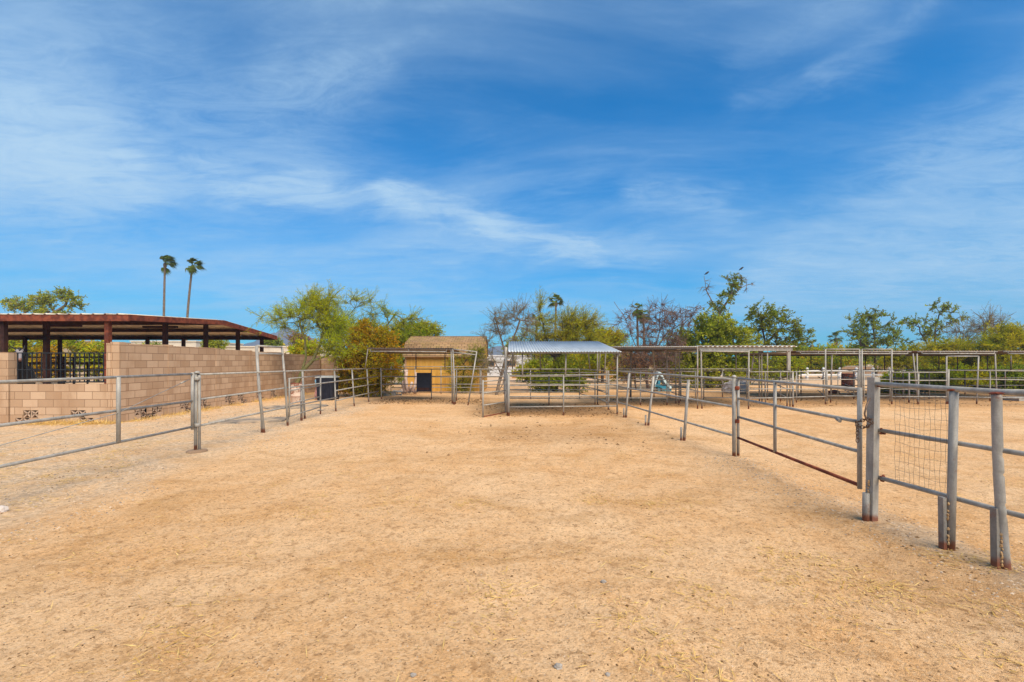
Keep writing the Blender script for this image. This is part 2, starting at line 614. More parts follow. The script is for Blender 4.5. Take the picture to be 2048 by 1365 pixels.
def leaf_mat(name, a, b, c=None, patch=0.6, trans=0.42, gain=1.0):
    a, b = tuple(x * gain for x in a), tuple(x * gain for x in b)
    if c is not None: c = tuple(x * gain for x in c)
    def fn(t):
        at = t.n('ShaderNodeAttribute')
        at.attribute_name = 'tint'
        f = at.outputs['Fac']
        colr = t.mix(f, a, b)
        if c is not None:
            pn = t.noise(pos_co(t), patch, 3, 0.55)
            fr = t.math('FRACT', t.math('MULTIPLY', f, 7.31))
            k = t.math('ADD', pn, t.math('MULTIPLY', t.math('SUBTRACT', fr, 0.5), 0.35))
            colr = t.mix(t.ramp(k, 0.46, 0.60), colr, c)
        d = t.n('ShaderNodeBsdfDiffuse')
        t.set(d.inputs[0], colr)
        tr = t.n('ShaderNodeBsdfTranslucent')
        t.set(tr.inputs[0], colr)
        mx = t.n('ShaderNodeMixShader')
        mx.inputs[0].default_value = trans
        t.t.links.new(d.outputs[0], mx.inputs[1])
        t.t.links.new(tr.outputs[0], mx.inputs[2])
        return mx.outputs[0]
    return mat(name, fn)


M['l_palo'] = leaf_mat('pale_green_feathery_leaves', (0.28, 0.37, 0.012), (0.54, 0.58, 0.03), (0.46, 0.43, 0.012), 0.7)
M['l_gold'] = leaf_mat('golden_olive_leaves', (0.24, 0.22, 0.012), (0.5, 0.38, 0.018), (0.6, 0.3, 0.012), 0.7)
M['l_green'] = leaf_mat('mid_green_leaves', (0.2, 0.3, 0.014), (0.42, 0.46, 0.026), (0.4, 0.34, 0.012), 0.7)
M['l_broom'] = leaf_mat('olive_broom_twigs', (0.28, 0.31, 0.02), (0.52, 0.5, 0.04), (0.42, 0.34, 0.03), 0.7)
M['l_thin'] = leaf_mat('grey_green_twigs', (0.22, 0.22, 0.07), (0.36, 0.33, 0.12), (0.3, 0.22, 0.08), 0.7, gain=1.0)
M['l_olive'] = leaf_mat('olive_green_leaves', (0.32, 0.36, 0.025), (0.64, 0.6, 0.06), (0.22, 0.27, 0.018), 0.7)
M['l_dark'] = leaf_mat('dark_green_leaves', (0.13, 0.19, 0.016), (0.4, 0.46, 0.045), (0.22, 0.22, 0.022), 0.7)
M['l_dead'] = leaf_mat('dry_brown_leaves', (0.24, 0.15, 0.1), (0.44, 0.28, 0.18), (0.46, 0.19, 0.06), 0.7, gain=1.0)
M['l_yellow'] = leaf_mat('yellow_green_leaves', (0.38, 0.36, 0.012), (0.68, 0.54, 0.02), (0.3, 0.32, 0.012), 0.7)
M['l_bright'] = leaf_mat('bright_green_leaves', (0.22, 0.34, 0.014), (0.48, 0.52, 0.025), (0.6, 0.44, 0.014), 0.7)
M['l_palm'] = leaf_mat('palm_leaves', (0.07, 0.12, 0.012), (0.2, 0.24, 0.03), (0.12, 0.12, 0.02), 0.7, gain=1.0)
M['l_straw'] = leaf_mat('straw', (0.55, 0.34, 0.09), (0.80, 0.57, 0.22), None, trans=0.2, gain=1.0)
M['l_clod'] = leaf_mat('dark_clods', (0.10, 0.055, 0.025), (0.26, 0.155, 0.075), None, trans=0.0, gain=1.0)
M['l_peb'] = leaf_mat('pebbles', (0.20, 0.155, 0.12), (0.62, 0.47, 0.33), None, trans=0.0, gain=1.0)


def ground_fn(t):
    v = pos_co(t)
    x, y, z = t.sep(v)
    big = t.noise(v, 0.30, 5, 0.6)
    mid = t.noise(v, 1.7, 6, 0.68, 0.4)
    fin = t.noise(v, 11, 6, 0.72)
    grit = t.noise(v, 75, 4, 0.75)
    c = t.mix(t.ramp(mid, 0.34, 0.66), GROUND_A, GROUND_B)
    c = t.mix(t.ramp(big, 0.42, 0.64, 0.0, 0.7), c, GROUND_C)
    pat = t.noise(t.mapv(v, (1, 1.5, 1), (0, 0, R(-20)), (5, 2, 0)), 0.75, 6, 0.68, 0.8)
    c = t.mix(t.ramp(pat, 0.50, 0.68, 0.0, 0.52), c, (0.50, 0.255, 0.080))
    c = t.mix(t.ramp(fin, 0.48, 0.74, 0.0, 0.55), c, (0.335, 0.170, 0.062))
    c = t.mix(t.ramp(grit, 0.54, 0.70, 0.0, 0.65), c, (0.27, 0.145, 0.062))
    spk = t.noise(v, 34, 3, 0.8)
    c = t.mix(t.math('MULTIPLY', t.ramp(spk, 0.57, 0.65, 0.0, 0.85), t.ramp(fin, 0.35, 0.6, 0.25, 1.0)), c, (0.20, 0.105, 0.048))
    spl = t.noise(t.mapv(v, (1, 1, 1), (0, 0, 0), (9, 4, 2)), 46, 2, 0.8)
    c = t.mix(t.ramp(spl, 0.64, 0.72, 0.0, 0.55), c, (0.72, 0.55, 0.36))
    c = t.mix(t.ramp(grit, 0.30, 0.42, 0.30, 0.0), c, (0.66, 0.48, 0.30))
    vg = t.n('ShaderNodeTexVoronoi')
    t.set(vg.inputs['Vector'], v)
    vg.inputs['Scale'].default_value = 62
    gr1 = t.sep(vg.outputs['Color'])[0]
    c = t.mix(t.ramp(gr1, 0.70, 1.0, 0.0, 0.45), c, (0.30, 0.165, 0.075))
    c = t.mix(t.ramp(gr1, 0.0, 0.30, 0.40, 0.0), c, (0.74, 0.52, 0.31))
    vh = t.n('ShaderNodeTexVoronoi')
    t.set(vh.inputs['Vector'], v)
    vh.inputs['Scale'].default_value = 19
    gr2 = t.sep(vh.outputs['Color'])[1]
    c = t.mix(t.math('MULTIPLY', t.ramp(gr2, 0.72, 0.98, 0.0, 0.55), t.ramp(fin, 0.40, 0.62)), c, (0.34, 0.18, 0.075))
    # stony gravel strips: beside the left wall, and under the fence line on the right
    vz = t.n('ShaderNodeTexVoronoi')
    t.set(vz.inputs['Vector'], v)
    vz.inputs['Scale'].default_value = 26
    gr = t.mix(t.sep(vz.outputs['Color'])[0], (0.38, 0.275, 0.185), (0.76, 0.56, 0.36))
    edge = t.math('ADD', x, t.math('MULTIPLY', t.math('SUBTRACT', big, 0.5), 2.6))
    wob = t.math('ADD', edge, t.math('MULTIPLY', t.math('SUBTRACT', mid, 0.5), 1.8))
    lz = t.math('MULTIPLY', t.ramp(wob, -5.3, -4.5, 1.0, 0.0), t.ramp(y, 14, 22, 1.0, 0.0))
    lz = t.math('MULTIPLY', lz, t.ramp(mid, 0.35, 0.60, 0.2, 0.85))
    dr = t.math('ABSOLUTE', t.math('SUBTRACT', x, t.math('ADD', 3.95, t.math('MULTIPLY', y, -0.05))))
    rz = t.math('MULTIPLY', t.ramp(t.math('ADD', dr, t.math('MULTIPLY', t.math('SUBTRACT', mid, 0.5), 0.9)), 0.04, 0.36, 0.62, 0.0), t.ramp(y, 4.4, 5.6, 1.0, 0.12))
    c = t.mix(t.math('MAXIMUM', lz, rz), c, gr)
    # trodden darker soil inside the roofed stalls, with their warm roof shade painted in
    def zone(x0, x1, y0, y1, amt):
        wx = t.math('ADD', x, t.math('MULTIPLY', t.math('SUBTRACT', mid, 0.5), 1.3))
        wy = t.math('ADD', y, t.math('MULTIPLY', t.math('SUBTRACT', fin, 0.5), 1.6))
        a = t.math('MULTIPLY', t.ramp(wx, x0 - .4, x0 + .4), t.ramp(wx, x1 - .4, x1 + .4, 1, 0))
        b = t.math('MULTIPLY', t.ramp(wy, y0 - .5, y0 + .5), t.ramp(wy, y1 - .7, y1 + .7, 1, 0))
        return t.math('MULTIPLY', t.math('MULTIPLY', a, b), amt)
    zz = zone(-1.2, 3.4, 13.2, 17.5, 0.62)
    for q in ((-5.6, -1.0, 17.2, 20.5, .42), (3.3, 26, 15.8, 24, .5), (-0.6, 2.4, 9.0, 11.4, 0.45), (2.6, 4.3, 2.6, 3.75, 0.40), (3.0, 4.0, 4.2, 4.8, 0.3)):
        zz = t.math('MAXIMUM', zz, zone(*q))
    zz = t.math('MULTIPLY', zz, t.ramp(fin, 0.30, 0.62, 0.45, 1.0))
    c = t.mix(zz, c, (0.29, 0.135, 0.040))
    for (ax, ay, rad, wid, amt) in ((-3.5, 12.5, 5.3, .22, .35), (-3.2, 12.0, 6.1, .16, .25), (1.0, 5.2, 5.0, .2, .22)):
        rx, ry = t.math('SUBTRACT', x, ax), t.math('SUBTRACT', y, ay)
        rr_ = t.math('SQRT', t.math('ADD', t.math('MULTIPLY', rx, rx), t.math('MULTIPLY', ry, ry)))
        rr_ = t.math('ADD', rr_, t.math('MULTIPLY', t.math('SUBTRACT', mid, 0.5), 1.0))
        a_ = t.ramp(t.math('ABSOLUTE', t.math('SUBTRACT', rr_, rad)), 0.0, wid * 1.6, amt, 0.0)
        c = t.mix(t.math('MULTIPLY', a_, t.ramp(pat, 0.38, 0.6)), c, (0.40, 0.21, 0.075))
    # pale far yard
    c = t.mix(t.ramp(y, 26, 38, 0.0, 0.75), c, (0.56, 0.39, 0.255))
    h = t.math('ADD', t.math('MULTIPLY', fin, 1.0), t.math('MULTIPLY', grit, 0.7))
    return princ(t, c, 0.97, 0.0, t.bump(h, 0.8, 0.03), 0.1)


GROUND_A = (0.770, 0.475, 0.240)
GROUND_B = (0.690, 0.385, 0.165)
GROUND_C = (0.820, 0.545, 0.305)
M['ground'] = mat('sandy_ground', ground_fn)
M['hill'] = speckled('desert_mountain', (0.10, 0.085, 0.075), (0.17, 0.14, 0.12), 0.02, 0.95)

# ------------------------------------------------------------------ ground, hills
rng = np.random.default_rng(7)


def gz(x, y):
    fade = max(0.0, 1 - max(0.0, y - 14) / 16)
    if fade <= 0 or y < -3: return 0.0
    z = 0.020 * mnoise.noise(Vector((x * 0.55, y * 0.55, 3.1))) + 0.019 * mnoise.noise(Vector((x * 1.9, y * 1.9, 8.2))) \
        + 0.012 * mnoise.noise(Vector((x * 5.5, y * 5.5, 1.2)))
    dx = x - (3.9 - 0.05 * y)
    z += 0.035 * math.exp(-(dx / 0.45) ** 2)
    return z * fade


def build_ground():
    ys = [-60, -30, -12, -4, -1, 0.3]
    y = 0.6
    while y < 30:
        y += max(0.035, 0.012 * y)
        ys.append(y)
    while y < 1000:
        y *= 1.12
        ys.append(y)
    xs = sorted(set([round(s * v, 4) for s in (-1, 1) for v in
                     list(np.arange(0, 6.0, 0.06)) + list(np.arange(6.0, 14, 0.14)) + list(np.geomspace(14, 1100, 34))]))
    V = np.zeros((len(ys), len(xs), 3))
    for i, yy in enumerate(ys):
        for j, xx in enumerate(xs):
            V[i, j] = (xx, yy, gz(xx, yy) if abs(xx) < 14 else 0.0)
    n, m = len(ys), len(xs)
    idx = np.arange(n * m).reshape(n, m)
    Q = np.stack([idx[:-1, :-1], idx[:-1, 1:], idx[1:, 1:], idx[1:, :-1]], -1).reshape(-1, 4)
    me = np_mesh('ground', V.reshape(-1, 3), Q)
    me.polygons.foreach_set('use_smooth', [True] * len(me.polygons))
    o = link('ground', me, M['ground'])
    tag(o, kind='structure')


build_ground()


def hill(name, peaks, Y, depth):
    """peaks: list of (px, py) skyline points at distance Y; a ridge with a front and a back slope"""
    pts = [P(px, py, Y) for px, py in peaks]
    xs = np.linspace(pts[0].x, pts[-1].x, 90)
    zs = np.interp(xs, [p.x for p in pts], [p.z for p in pts])
    rows = []
    for k, fy in enumerate(np.linspace(-1, 1, 13)):
        row = []
        for x, z in zip(xs, zs):
            h = max(-2, z * (1 - abs(fy)) ** 0.9)
            nz = mnoise.fractal(Vector((x * 0.03, fy * 3 + 5, 2)), 0.7, 2.0, 4)
            row.append((x + fy * depth * 0.10 * nz, Y + fy * depth, h * (1 + 0.10 * nz) - (1 if abs(fy) > .99 else 0)))
        rows.append(row)
    V = np.array(rows)
    n, m = V.shape[:2]
    idx = np.arange(n * m).reshape(n, m)
    Q = np.stack([idx[:-1, :-1], idx[:-1, 1:], idx[1:, 1:], idx[1:, :-1]], -1).reshape(-1, 4)
    o = link(name, np_mesh(name, V.reshape(-1, 3), Q), M['hill'])
    tag(o, kind='structure')


HILL_Y = 900.0
hill('mountain', [(330, 722), (400, 700), (470, 694), (510, 686), (548, 668), (575, 655), (605, 668), (640, 684), (690, 698), (760, 722)], HILL_Y, 160)
hill('mountain', [(900, 722), (950, 704), (985, 694), (1005, 692), (1040, 700), (1090, 708), (1180, 722)], HILL_Y, 120)


# ------------------------------------------------------------------ block walls
def wall_run(parent, x0, x1, z1, thick, holes, org, rz, z0=-0.25):
    """wall whose face runs along local x from x0 to x1; holes = (xa, xb, za, zb) are real recesses"""
    xs = sorted(set([x0, x1] + [h for q in holes for h in q[:2]]))
    zs = sorted(set([z0, z1] + [h for q in holes for h in q[2:]]))
    vs, fs = [], []
    def quad(*p):
        b = len(vs)
        vs.extend(p)
        fs.append((b, b + 1, b + 2, b + 3))
    D = 0.13
    for i in range(len(xs) - 1):
        for k in range(len(zs) - 1):
            a, b, c, d = xs[i], xs[i + 1], zs[k], zs[k + 1]
            cxm, czm = (a + b) / 2, (c + d) / 2
            if any(q[0] < cxm < q[1] and q[2] < czm < q[3] for q in holes):
                quad((a, D, c), (b, D, c), (b, D, d), (a, D, d))
                quad((a, 0, c), (b, 0, c), (b, D, c), (a, D, c))
                quad((a, D, d), (b, D, d), (b, 0, d), (a, 0, d))
                quad((a, 0, c), (a, D, c), (a, D, d), (a, 0, d))
                quad((b, D, c), (b, 0, c), (b, 0, d), (b, D, d))
            else:
                quad((a, 0, c), (b, 0, c), (b, 0, d), (a, 0, d))
    T = thick
    quad((x0, 0, z1), (x1, 0, z1), (x1, T, z1), (x0, T, z1))
    quad((x1, T, z0), (x0, T, z0), (x0, T, z1), (x1, T, z1))
    quad((x0, T, z0), (x0, 0, z0), (x0, 0, z1), (x0, T, z1))
    quad((x1, 0, z0), (x1, T, z0), (x1, T, z1), (x1, 0, z1))
    me = bpy.data.meshes.new('panel')
    me.from_pydata(vs, [], fs)
    me.update()
    o = link('panel', me, M['block'], parent)
    o.location = Vector(org) - origin(parent)
    o.rotation_euler = (0, 0, rz)
    for (a, b, c, d) in holes:
        mb = MB()
        w, h = b - a, d - c
        for (cx_) in (a + w * .25, a + w * .75):
            for s in (1, -1):
                p0 = Vector((cx_ - w * .235, 0.05, (c + d) / 2 - s * h * .47))
                p1 = Vector((cx_ + w * .235, 0.05, (c + d) / 2 + s * h * .47))
                mb.bar(p0, p1, 0.08, 0.030 + 0.002 * s)
        mb.box(((a + b) / 2, 0.055, (c + d) / 2), (0.03, 0.084, h * .98))
        me2 = bpy.data.meshes.new('screen_block')
        me2.from_pydata([tuple(v) for v in mb.v], [], mb.f)
        me2.update()
        q = link('screen_block', me2, M['block_plain'], parent)
        q.location = o.location
        q.rotation_euler = (0, 0, rz)
    return o


def pier(parent, c, s, z1, rz=0.0, cap=False):
    mb = MB()
    mb.box((c[0], c[1], (z1 - 0.25) / 2), (s[0], s[1], z1 + 0.25), rz)
    p = mb.build('pier', M['block'], parent)
    return p


WX, WY = -10.28, 11.9
lw = thing('block_wall', (-12, WY, 0), 'low tan block wall below the iron railing, with a tall pier at each end', 'wall')
x_open0, x_open1 = XY(20, WY).x, XY(214, WY).x
hl = []
for (pa, pb, row) in ((46, 77, 1), (30, 57, 0), (141, 173, 1), (158, 190, 0), (-60, -30, 1), (-75, -44, 0)):
    hl.append((XY(pa, WY).x, XY(pa, WY).x + 0.40, 0.13 if row else -0.07, 0.325 if row else 0.125))
wall_run(lw, x_open0 + 0.004, x_open1 - 0.004, 1.005, 0.2, hl[:4], (0, WY, 0), 0)
wall_run(lw, -22.0, XY(18, WY).x - 0.22, 1.84, 0.2, hl[4:], (0, WY, 0), 0)
pier(lw, (XY(18, WY).x - 0.11, WY + 0.1), (0.22, 0.24), 1.845)
pier(lw, ((x_open1 + WX - 0.2) / 2, WY + 0.1), (WX - 0.2 - x_open1, 0.24), 2.083)

sw = thing('block_wall', (WX, 16, 0), 'long tan block wall with pierced blocks along its foot, running back to the far corner', 'wall')
seg = [(12.0, 13.7, 2.08), (13.7, 15.9, 2.065), (15.9, 17.9, 2.02), (17.9, 20.6, 1.99), (20.6, 22.6, 1.93), (22.6, 24.4, 1.86)]
for i, (ya, yb, h) in enumerate(seg):
    L = yb - ya
    holes = []
    n = 2 if L > 1.5 else 1
    for k in range(n):
        c0 = 0.3 + k * (L - 0.5) / n + 0.1
        holes.append((c0, c0 + 0.40, 0.13, 0.325))
        if i < 4:
            holes.append((c0 + 0.22 if c0 + .7 < L else c0 - .2, c0 + 0.62 if c0 + .7 < L else c0 + .2, -0.07, 0.125))
    # local x runs along +Y, face looks to +X
    o = wall_run(sw, 0.103, L - 0.103, h, 0.2, holes, (WX, ya, 0), R(90))
    pier(sw, (WX - 0.105, ya), (0.235, 0.20), h + 0.035)
pier(sw, (WX - 0.105, 24.4), (0.235, 0.20), 1.90)
wall_run(sw, 0.004, 3.4, 1.83, 0.2, [], (WX + 0.04, 24.42, 0), 0)
pier(sw, (WX + 0.6, 24.5), (0.4, 0.24), 1.87)

# iron railing in the opening
RY = WY + 0.08
rl = thing('iron_railing', (XY(118, RY).x, RY, 1.005), 'black iron railing set in the gap above the low block wall', 'railing')
xa, xb = x_open0 + 0.10, x_open1 - 0.02
for zz in (1.825, 1.06, 1.385):
    MB().bar((xa, RY, zz), (xb, RY, zz), 0.028, 0.028 if zz != 1.385 else 0.022).build('rail', M['black_iron'], rl)
nb = 20
for k in range(nb):
    xx = xa + 0.015 + (xb - xa - 0.03) * k / (nb - 1)
    MB().bar((xx, RY + 0.001, 1.012 if k in (0, nb - 1) else 1.05), (xx, RY + 0.001, 1.823), 0.02, 0.02).build('bar', M['black_iron'], rl)

# ------------------------------------------------------------------ pipe work
PR = 0.0195


def pipe_thing(name, loc, label, cat, group, rails=(), posts=(), feet=(), rmat='galv', pmat='galv_foot'):
    t = thing(name, loc, label, cat, group)
    for q in rails:
        pts, r = q[0], (q[1] if len(q) > 1 else PR)
        MB().tube(pts, r * (.85 if r < .026 and r != PR else 1), 10).build('rail', M[q[2] if len(q) > 2 else rmat], t)
    for q in posts:
        pts, r = q[0], (q[1] if len(q) > 1 else PR)
        MB().tube(pts, r, 10).build('post', M[q[2] if len(q) > 2 else pmat], t)
    for q in feet:
        MB().tube(q[0], q[1], 8).build('foot_stub', M['galv_old'], t)
    return t


def level(px0, px1, Y0, Y1, zs):
    return [([XY(px0, Y0, z), XY(px1, Y1, z)],) for z in zs]


def sunk(p):
    return Vector((p.x, p.y, -0.12))


# --- left: long swing gate nearest the camera
FX = -5.66
gz_ = (1.385, 0.905, 0.45)
gy0, gy1 = 3.20, 8.06
t = thing('pipe_gate', (FX, 5.6, 0), 'long three rail pipe gate with a thin diagonal brace wire, before the iron railing', 'gate', 'pipe gates')
for z in gz_:
    MB().tube([(FX, gy0, z), (FX, gy1, z)], 0.020, 12).build('rail', M['galv'], t)
for y in (gy0, 4.87, 6.52, gy1):
    if y in (gy0, gy1):
        MB().tube([(FX, y, gz_[2] - .05), (FX, y, gz_[0] + .03)], 0.025, 12).build('upright', M['galv'], t)
    else:
        MB().tube([(FX + 0.022, y, gz_[2]), (FX + 0.022, y, gz_[0])], 0.027, 12).build('upright', M['galv'], t)
w = MB().tube([(FX + .03, gy1 - .12, gz_[0] - .09), (FX + .035, 6.5, gz_[1] - .03), (FX + .03, gy0 + .1, gz_[2] + .03)], 0.0055, 6)
w.tube([(FX + .03, gy1 - .33, gz_[0] - .15), (FX + .03, gy1 - .22, gz_[0] - .118)], 0.014, 8)
w.build('brace_wire', M['galv'], t)

# --- left fence line
t = thing('pipe_fence', (FX, 12, 0), 'pipe fence running back along the left side from the double capped hinge post', 'fence', 'pipe fences')
h0 = G(391, 903)
mb = MB().tube([sunk(h0), Vector((FX, h0.y, 1.40))], 0.026, 14)
mb.build('hinge_post', M['galv_foot'], t)
mb = MB().tube([Vector((FX + .05, h0.y + .02, -0.1)), Vector((FX + .05, h0.y + .02, 1.36))], 0.024, 12)
mb.lathe((FX + .02, h0.y + .01, 1.395), [(0.047, 0), (0.049, 0.012), (0.04, 0.03), (0.015, 0.042)], 14)
for z in (0.47, 1.30):
    mb.lathe((FX + .02, h0.y, z), [(0.050, -0.03), (0.056, -0.02), (0.056, 0.02), (0.050, 0.03)], 14)
mb.build('hinge', M['galv'], t)
MB().lathe((FX + .02, h0.y, -0.03), [(0.17, 0), (0.16, 0.045), (0.10, 0.06)], 18).build('footing', M['brown_wall'], t)
fy = [h0.y + .04, 10.3, 12.7, 14.65, 16.4, 17.9, 19.1]
for (z, y0, y1) in ((1.372, fy[0], 19.1), (0.92, fy[0], 19.1), (0.445, fy[0], 14.6), (0.66, 14.66, 19.1), (0.335, 14.66, 19.1)):
    zz = {1.372: 1.30, 0.92: 0.965}.get(z, z)
    MB().tube([(FX, y0, z), (FX, (y0 + y1) / 2, (z + zz) / 2 + .01), (FX + .05, y1, zz)], PR, 10).build('rail', M['galv'], t)
for i, (pb, pt, Y) in enumerate((((610, 840), (605, 742), 12.7), ((672, 822.6), (669, 742), 14.65), ((709, 813), (704, 740), 16.2), ((738, 805), (734, 739), 17.9), ((763, 799), (762, 736), 19.1))):
    b = G(*pb); b.y = Y; b.x = (pb[0] - CX) * Y / FPX
    tp = P(pt[0], pt[1], Y)
    MB().tube([sunk(b), tp], 0.028 if i == 0 else 0.025, 10).build('post', M['galv_foot'], t)
b = G(603, 842)
MB().tube([sunk(b), b + Vector((0.0, 0, 0.95))], 0.03, 10).build('post', M['galv_old'], t)

# leaning tall passage frame on the left
A, B = G(529, 866), G(576, 852)
At, Bt = P(513, 692, 10.25), P(564, 695, 11.3)
t = thing('passage_frame', (A + B) / 2, 'tall leaning pipe passage frame in the left fence, before the block wall', 'frame', 'tall passage frames')
MB().tube([sunk(A), A.lerp(At, .5) + Vector((-.03, 0, 0)), At], 0.031, 12).build('post', M['galv_foot'], t)
MB().tube([sunk(B), B.lerp(Bt, .5) + Vector((.015, 0, 0)), Bt], 0.026, 12).build('post', M['galv_foot'], t)
for k in (0.0, 0.16):
    MB().tube([At - (At - A) * k * .55, Bt - (Bt - B) * k * .55], 0.022, 10).build('crossbar', M['galv'], t)
MB().tube([A + Vector((-.07, .02, -.05)), A + Vector((-.08, .02, .42))], 0.022, 8).build('foot_stub', M['galv_old'], t)

# small open gate behind it
A, B = XY(577, 11.4), XY(641, 13.8)
t = pipe_thing('pipe_gate', (A + B) / 2, 'small four rail pipe gate standing open by the rusty cream barrel', 'gate', 'pipe gates',
               rails=[([A + Vector((0, 0, z)), B + Vector((0, 0, z))], 0.02) for z in (1.17, .87, .535, .22)],
               posts=[([B + Vector((0, 0, -0.08)), B + Vector((0, 0, 1.18))], 0.022), ([A + Vector((0.02, 0, .2)), A + Vector((0.02, 0, 1.19))], 0.02)])
mb = MB().tube([B + Vector((-.09, 0, .12)), B + Vector((.09, 0, .12))], 0.016, 8)
mb.build('latch', M['galv_old'], t)

# --- back fence
Yb = 19.1
zs = (1.27, 0.965, 0.635, 0.305)
t = pipe_thing('pipe_fence', XY(960, Yb), 'four rail pipe fence straight across the back, carrying the black feed bin', 'fence', 'pipe fences',
               rails=level(764, 1159, Yb, Yb, zs), rmat='galv_old',
               posts=[([XY(px, Y, -.1), XY(px, Y, 1.27)], PR, 'galv_old') for px, Y in ((863, Yb + .02), (962, Yb + .03), (1061, Yb + .02), (1159, Yb))])
# thin old fence just before the shed
Yc = 22.2
t = pipe_thing('pipe_fence', XY(875, Yc), 'thin pale pipe fence close against the front of the tan shed', 'fence', 'pipe fences',
               rails=[([XY(782, Yc, z), XY(1010, Yc, z)], 0.02) for z in (1.335, 0.83, 0.32)], rmat='galv',
               posts=[([XY(px, Yc + .02, -.1), XY(px, Yc + .02, 1.36)], 0.022) for px in (782, 830, 882, 960, 1008)])


# --- corrugated sheets
def corrugated(name, m, parent, x0, x1, prof, pitch, amp, thick=0.006, box_rib=False):
    """sheet spanning x0..x1; prof = list of (y, z) giving the slope line; ribs run along the slope"""
    xs, hs = [], []
    n = max(1, int(round((x1 - x0) / pitch)))
    pr = [(0, 0), (.12, .85), (.25, 1), (.38, .85), (.5, 0), (.62, -.85), (.75, -1), (.88, -.85)]
    if box_rib:
        pr = [(0, 0), (.08, 1), (.16, 1), (.24, 0)]
    for k in range(n):
        for (u, h) in pr:
            xs.append(x0 + (k + u) * (x1 - x0) / n)
            hs.append(h * amp)
    xs.append(x1); hs.append(0.0)
    V, Q = [], []
    m_ = len(xs)
    for s in (0, 1):
        for (y, z) in prof:
            for x, h in zip(xs, hs):
                V.append((x, y, z + h - s * thick))
    rows = len(prof)
    def id_(s, r, c): return s * rows * m_ + r * m_ + c
    for r in range(rows - 1):
        for c in range(m_ - 1):
            Q.append((id_(0, r, c), id_(0, r, c + 1), id_(0, r + 1, c + 1), id_(0, r + 1, c)))
            Q.append((id_(1, r, c), id_(1, r + 1, c), id_(1, r + 1, c + 1), id_(1, r, c + 1)))
    for c in range(m_ - 1):
        Q.append((id_(0, 0, c), id_(1, 0, c), id_(1, 0, c + 1), id_(0, 0, c + 1)))
        Q.append((id_(0, rows - 1, c), id_(0, rows - 1, c + 1), id_(1, rows - 1, c + 1), id_(1, rows - 1, c)))
    for r in range(rows - 1):
        Q.append((id_(0, r, 0), id_(0, r + 1, 0), id_(1, r + 1, 0), id_(1, r, 0)))
        Q.append((id_(0, r, m_ - 1), id_(1, r, m_ - 1), id_(1, r + 1, m_ - 1), id_(0, r + 1, m_ - 1)))
    V = np.array(V) - np.array(origin(parent))
    me = np_mesh(name, V, Q)
    return link(name, me, m, parent)


# --- left shade shelter in front of the shed
t = thing('shade_shelter', XY(820, 18), 'low flat pipe shade shelter standing in front of the tan shed', 'shelter', 'pipe shade shelters')
x0, x1 = XY(736, 17.1).x, XY(906, 17.1).x
corrugated('roof', M['roof_brown'], t, x0, x1, [(17.0, 2.10), (19.8, 1.985)], 0.09, 0.012)
MB().tube([(x0, 17.08, 2.075), (x1, 17.08, 2.06)], 0.022, 8).build('beam', M['galv'], t)
MB().tube([(x0 + .1, 17.07, 1.975), (x1 - .24, 17.07, 1.96)], 0.022, 8).build('beam', M['galv'], t)
for k in (0.1, 1.53, x1 - x0 - .24):
    MB().tube([(x0 + k, 17.07, 1.975), (x0 + k, 17.07, 2.07)], 0.016, 8).build('strut', M['galv'], t)
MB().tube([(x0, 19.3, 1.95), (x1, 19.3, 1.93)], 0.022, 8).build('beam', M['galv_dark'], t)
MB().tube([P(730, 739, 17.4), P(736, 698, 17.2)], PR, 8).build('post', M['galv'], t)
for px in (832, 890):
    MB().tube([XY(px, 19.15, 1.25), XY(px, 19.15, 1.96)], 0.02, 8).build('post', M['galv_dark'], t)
MB().tube([XY(906, 17.1, -.1), P(902, 700, 17.1)], PR, 8).build('post', M['galv_foot'], t)
MB().tube([XY(904, 17.5, -.1), P(904, 742, 17.5)], PR, 8).build('post', M['galv_old'], t)

# tall leaning frame at its right
A, At = XY(908, 17.0), P(903, 699, 17.0)
B, Bt = G(935, 811), P(953.5, 704, 16.55)
t = thing('passage_frame', (A + B) / 2, 'tall pipe frame with one leaning leg, right of the shelter before the shed', 'frame', 'tall passage frames')
MB().tube([B + Vector((0, 0, -.1)), Bt], 0.024, 10).build('post', M['galv_foot'], t)
MB().tube([A + Vector((.06, -.05, -.1)), At + Vector((.06, -.05, 0))], 0.024, 10).build('post', M['galv_foot'], t)
for dz in (0.0, 0.115):
    MB().tube([At + Vector((.06, -.05, -dz)), Bt - Vector((0, 0, dz))], 0.021, 10).build('crossbar', M['galv'], t)
# gate swung in, seen on its edge
A, B = XY(908, 16.75), XY(913, 18.7)
pipe_thing('pipe_gate', (A + B) / 2, 'narrow pipe gate swung inward below the passage frame, seen almost edge on', 'gate', 'pipe gates',
           rails=[([A + Vector((0, 0, z)), B + Vector((0, 0, z))], 0.02) for z in (1.28, .97, .64, .31)],
           posts=[([p + Vector((0, 0, -.1)), p + Vector((0, 0, 1.3))], 0.022) for p in (A, B)])

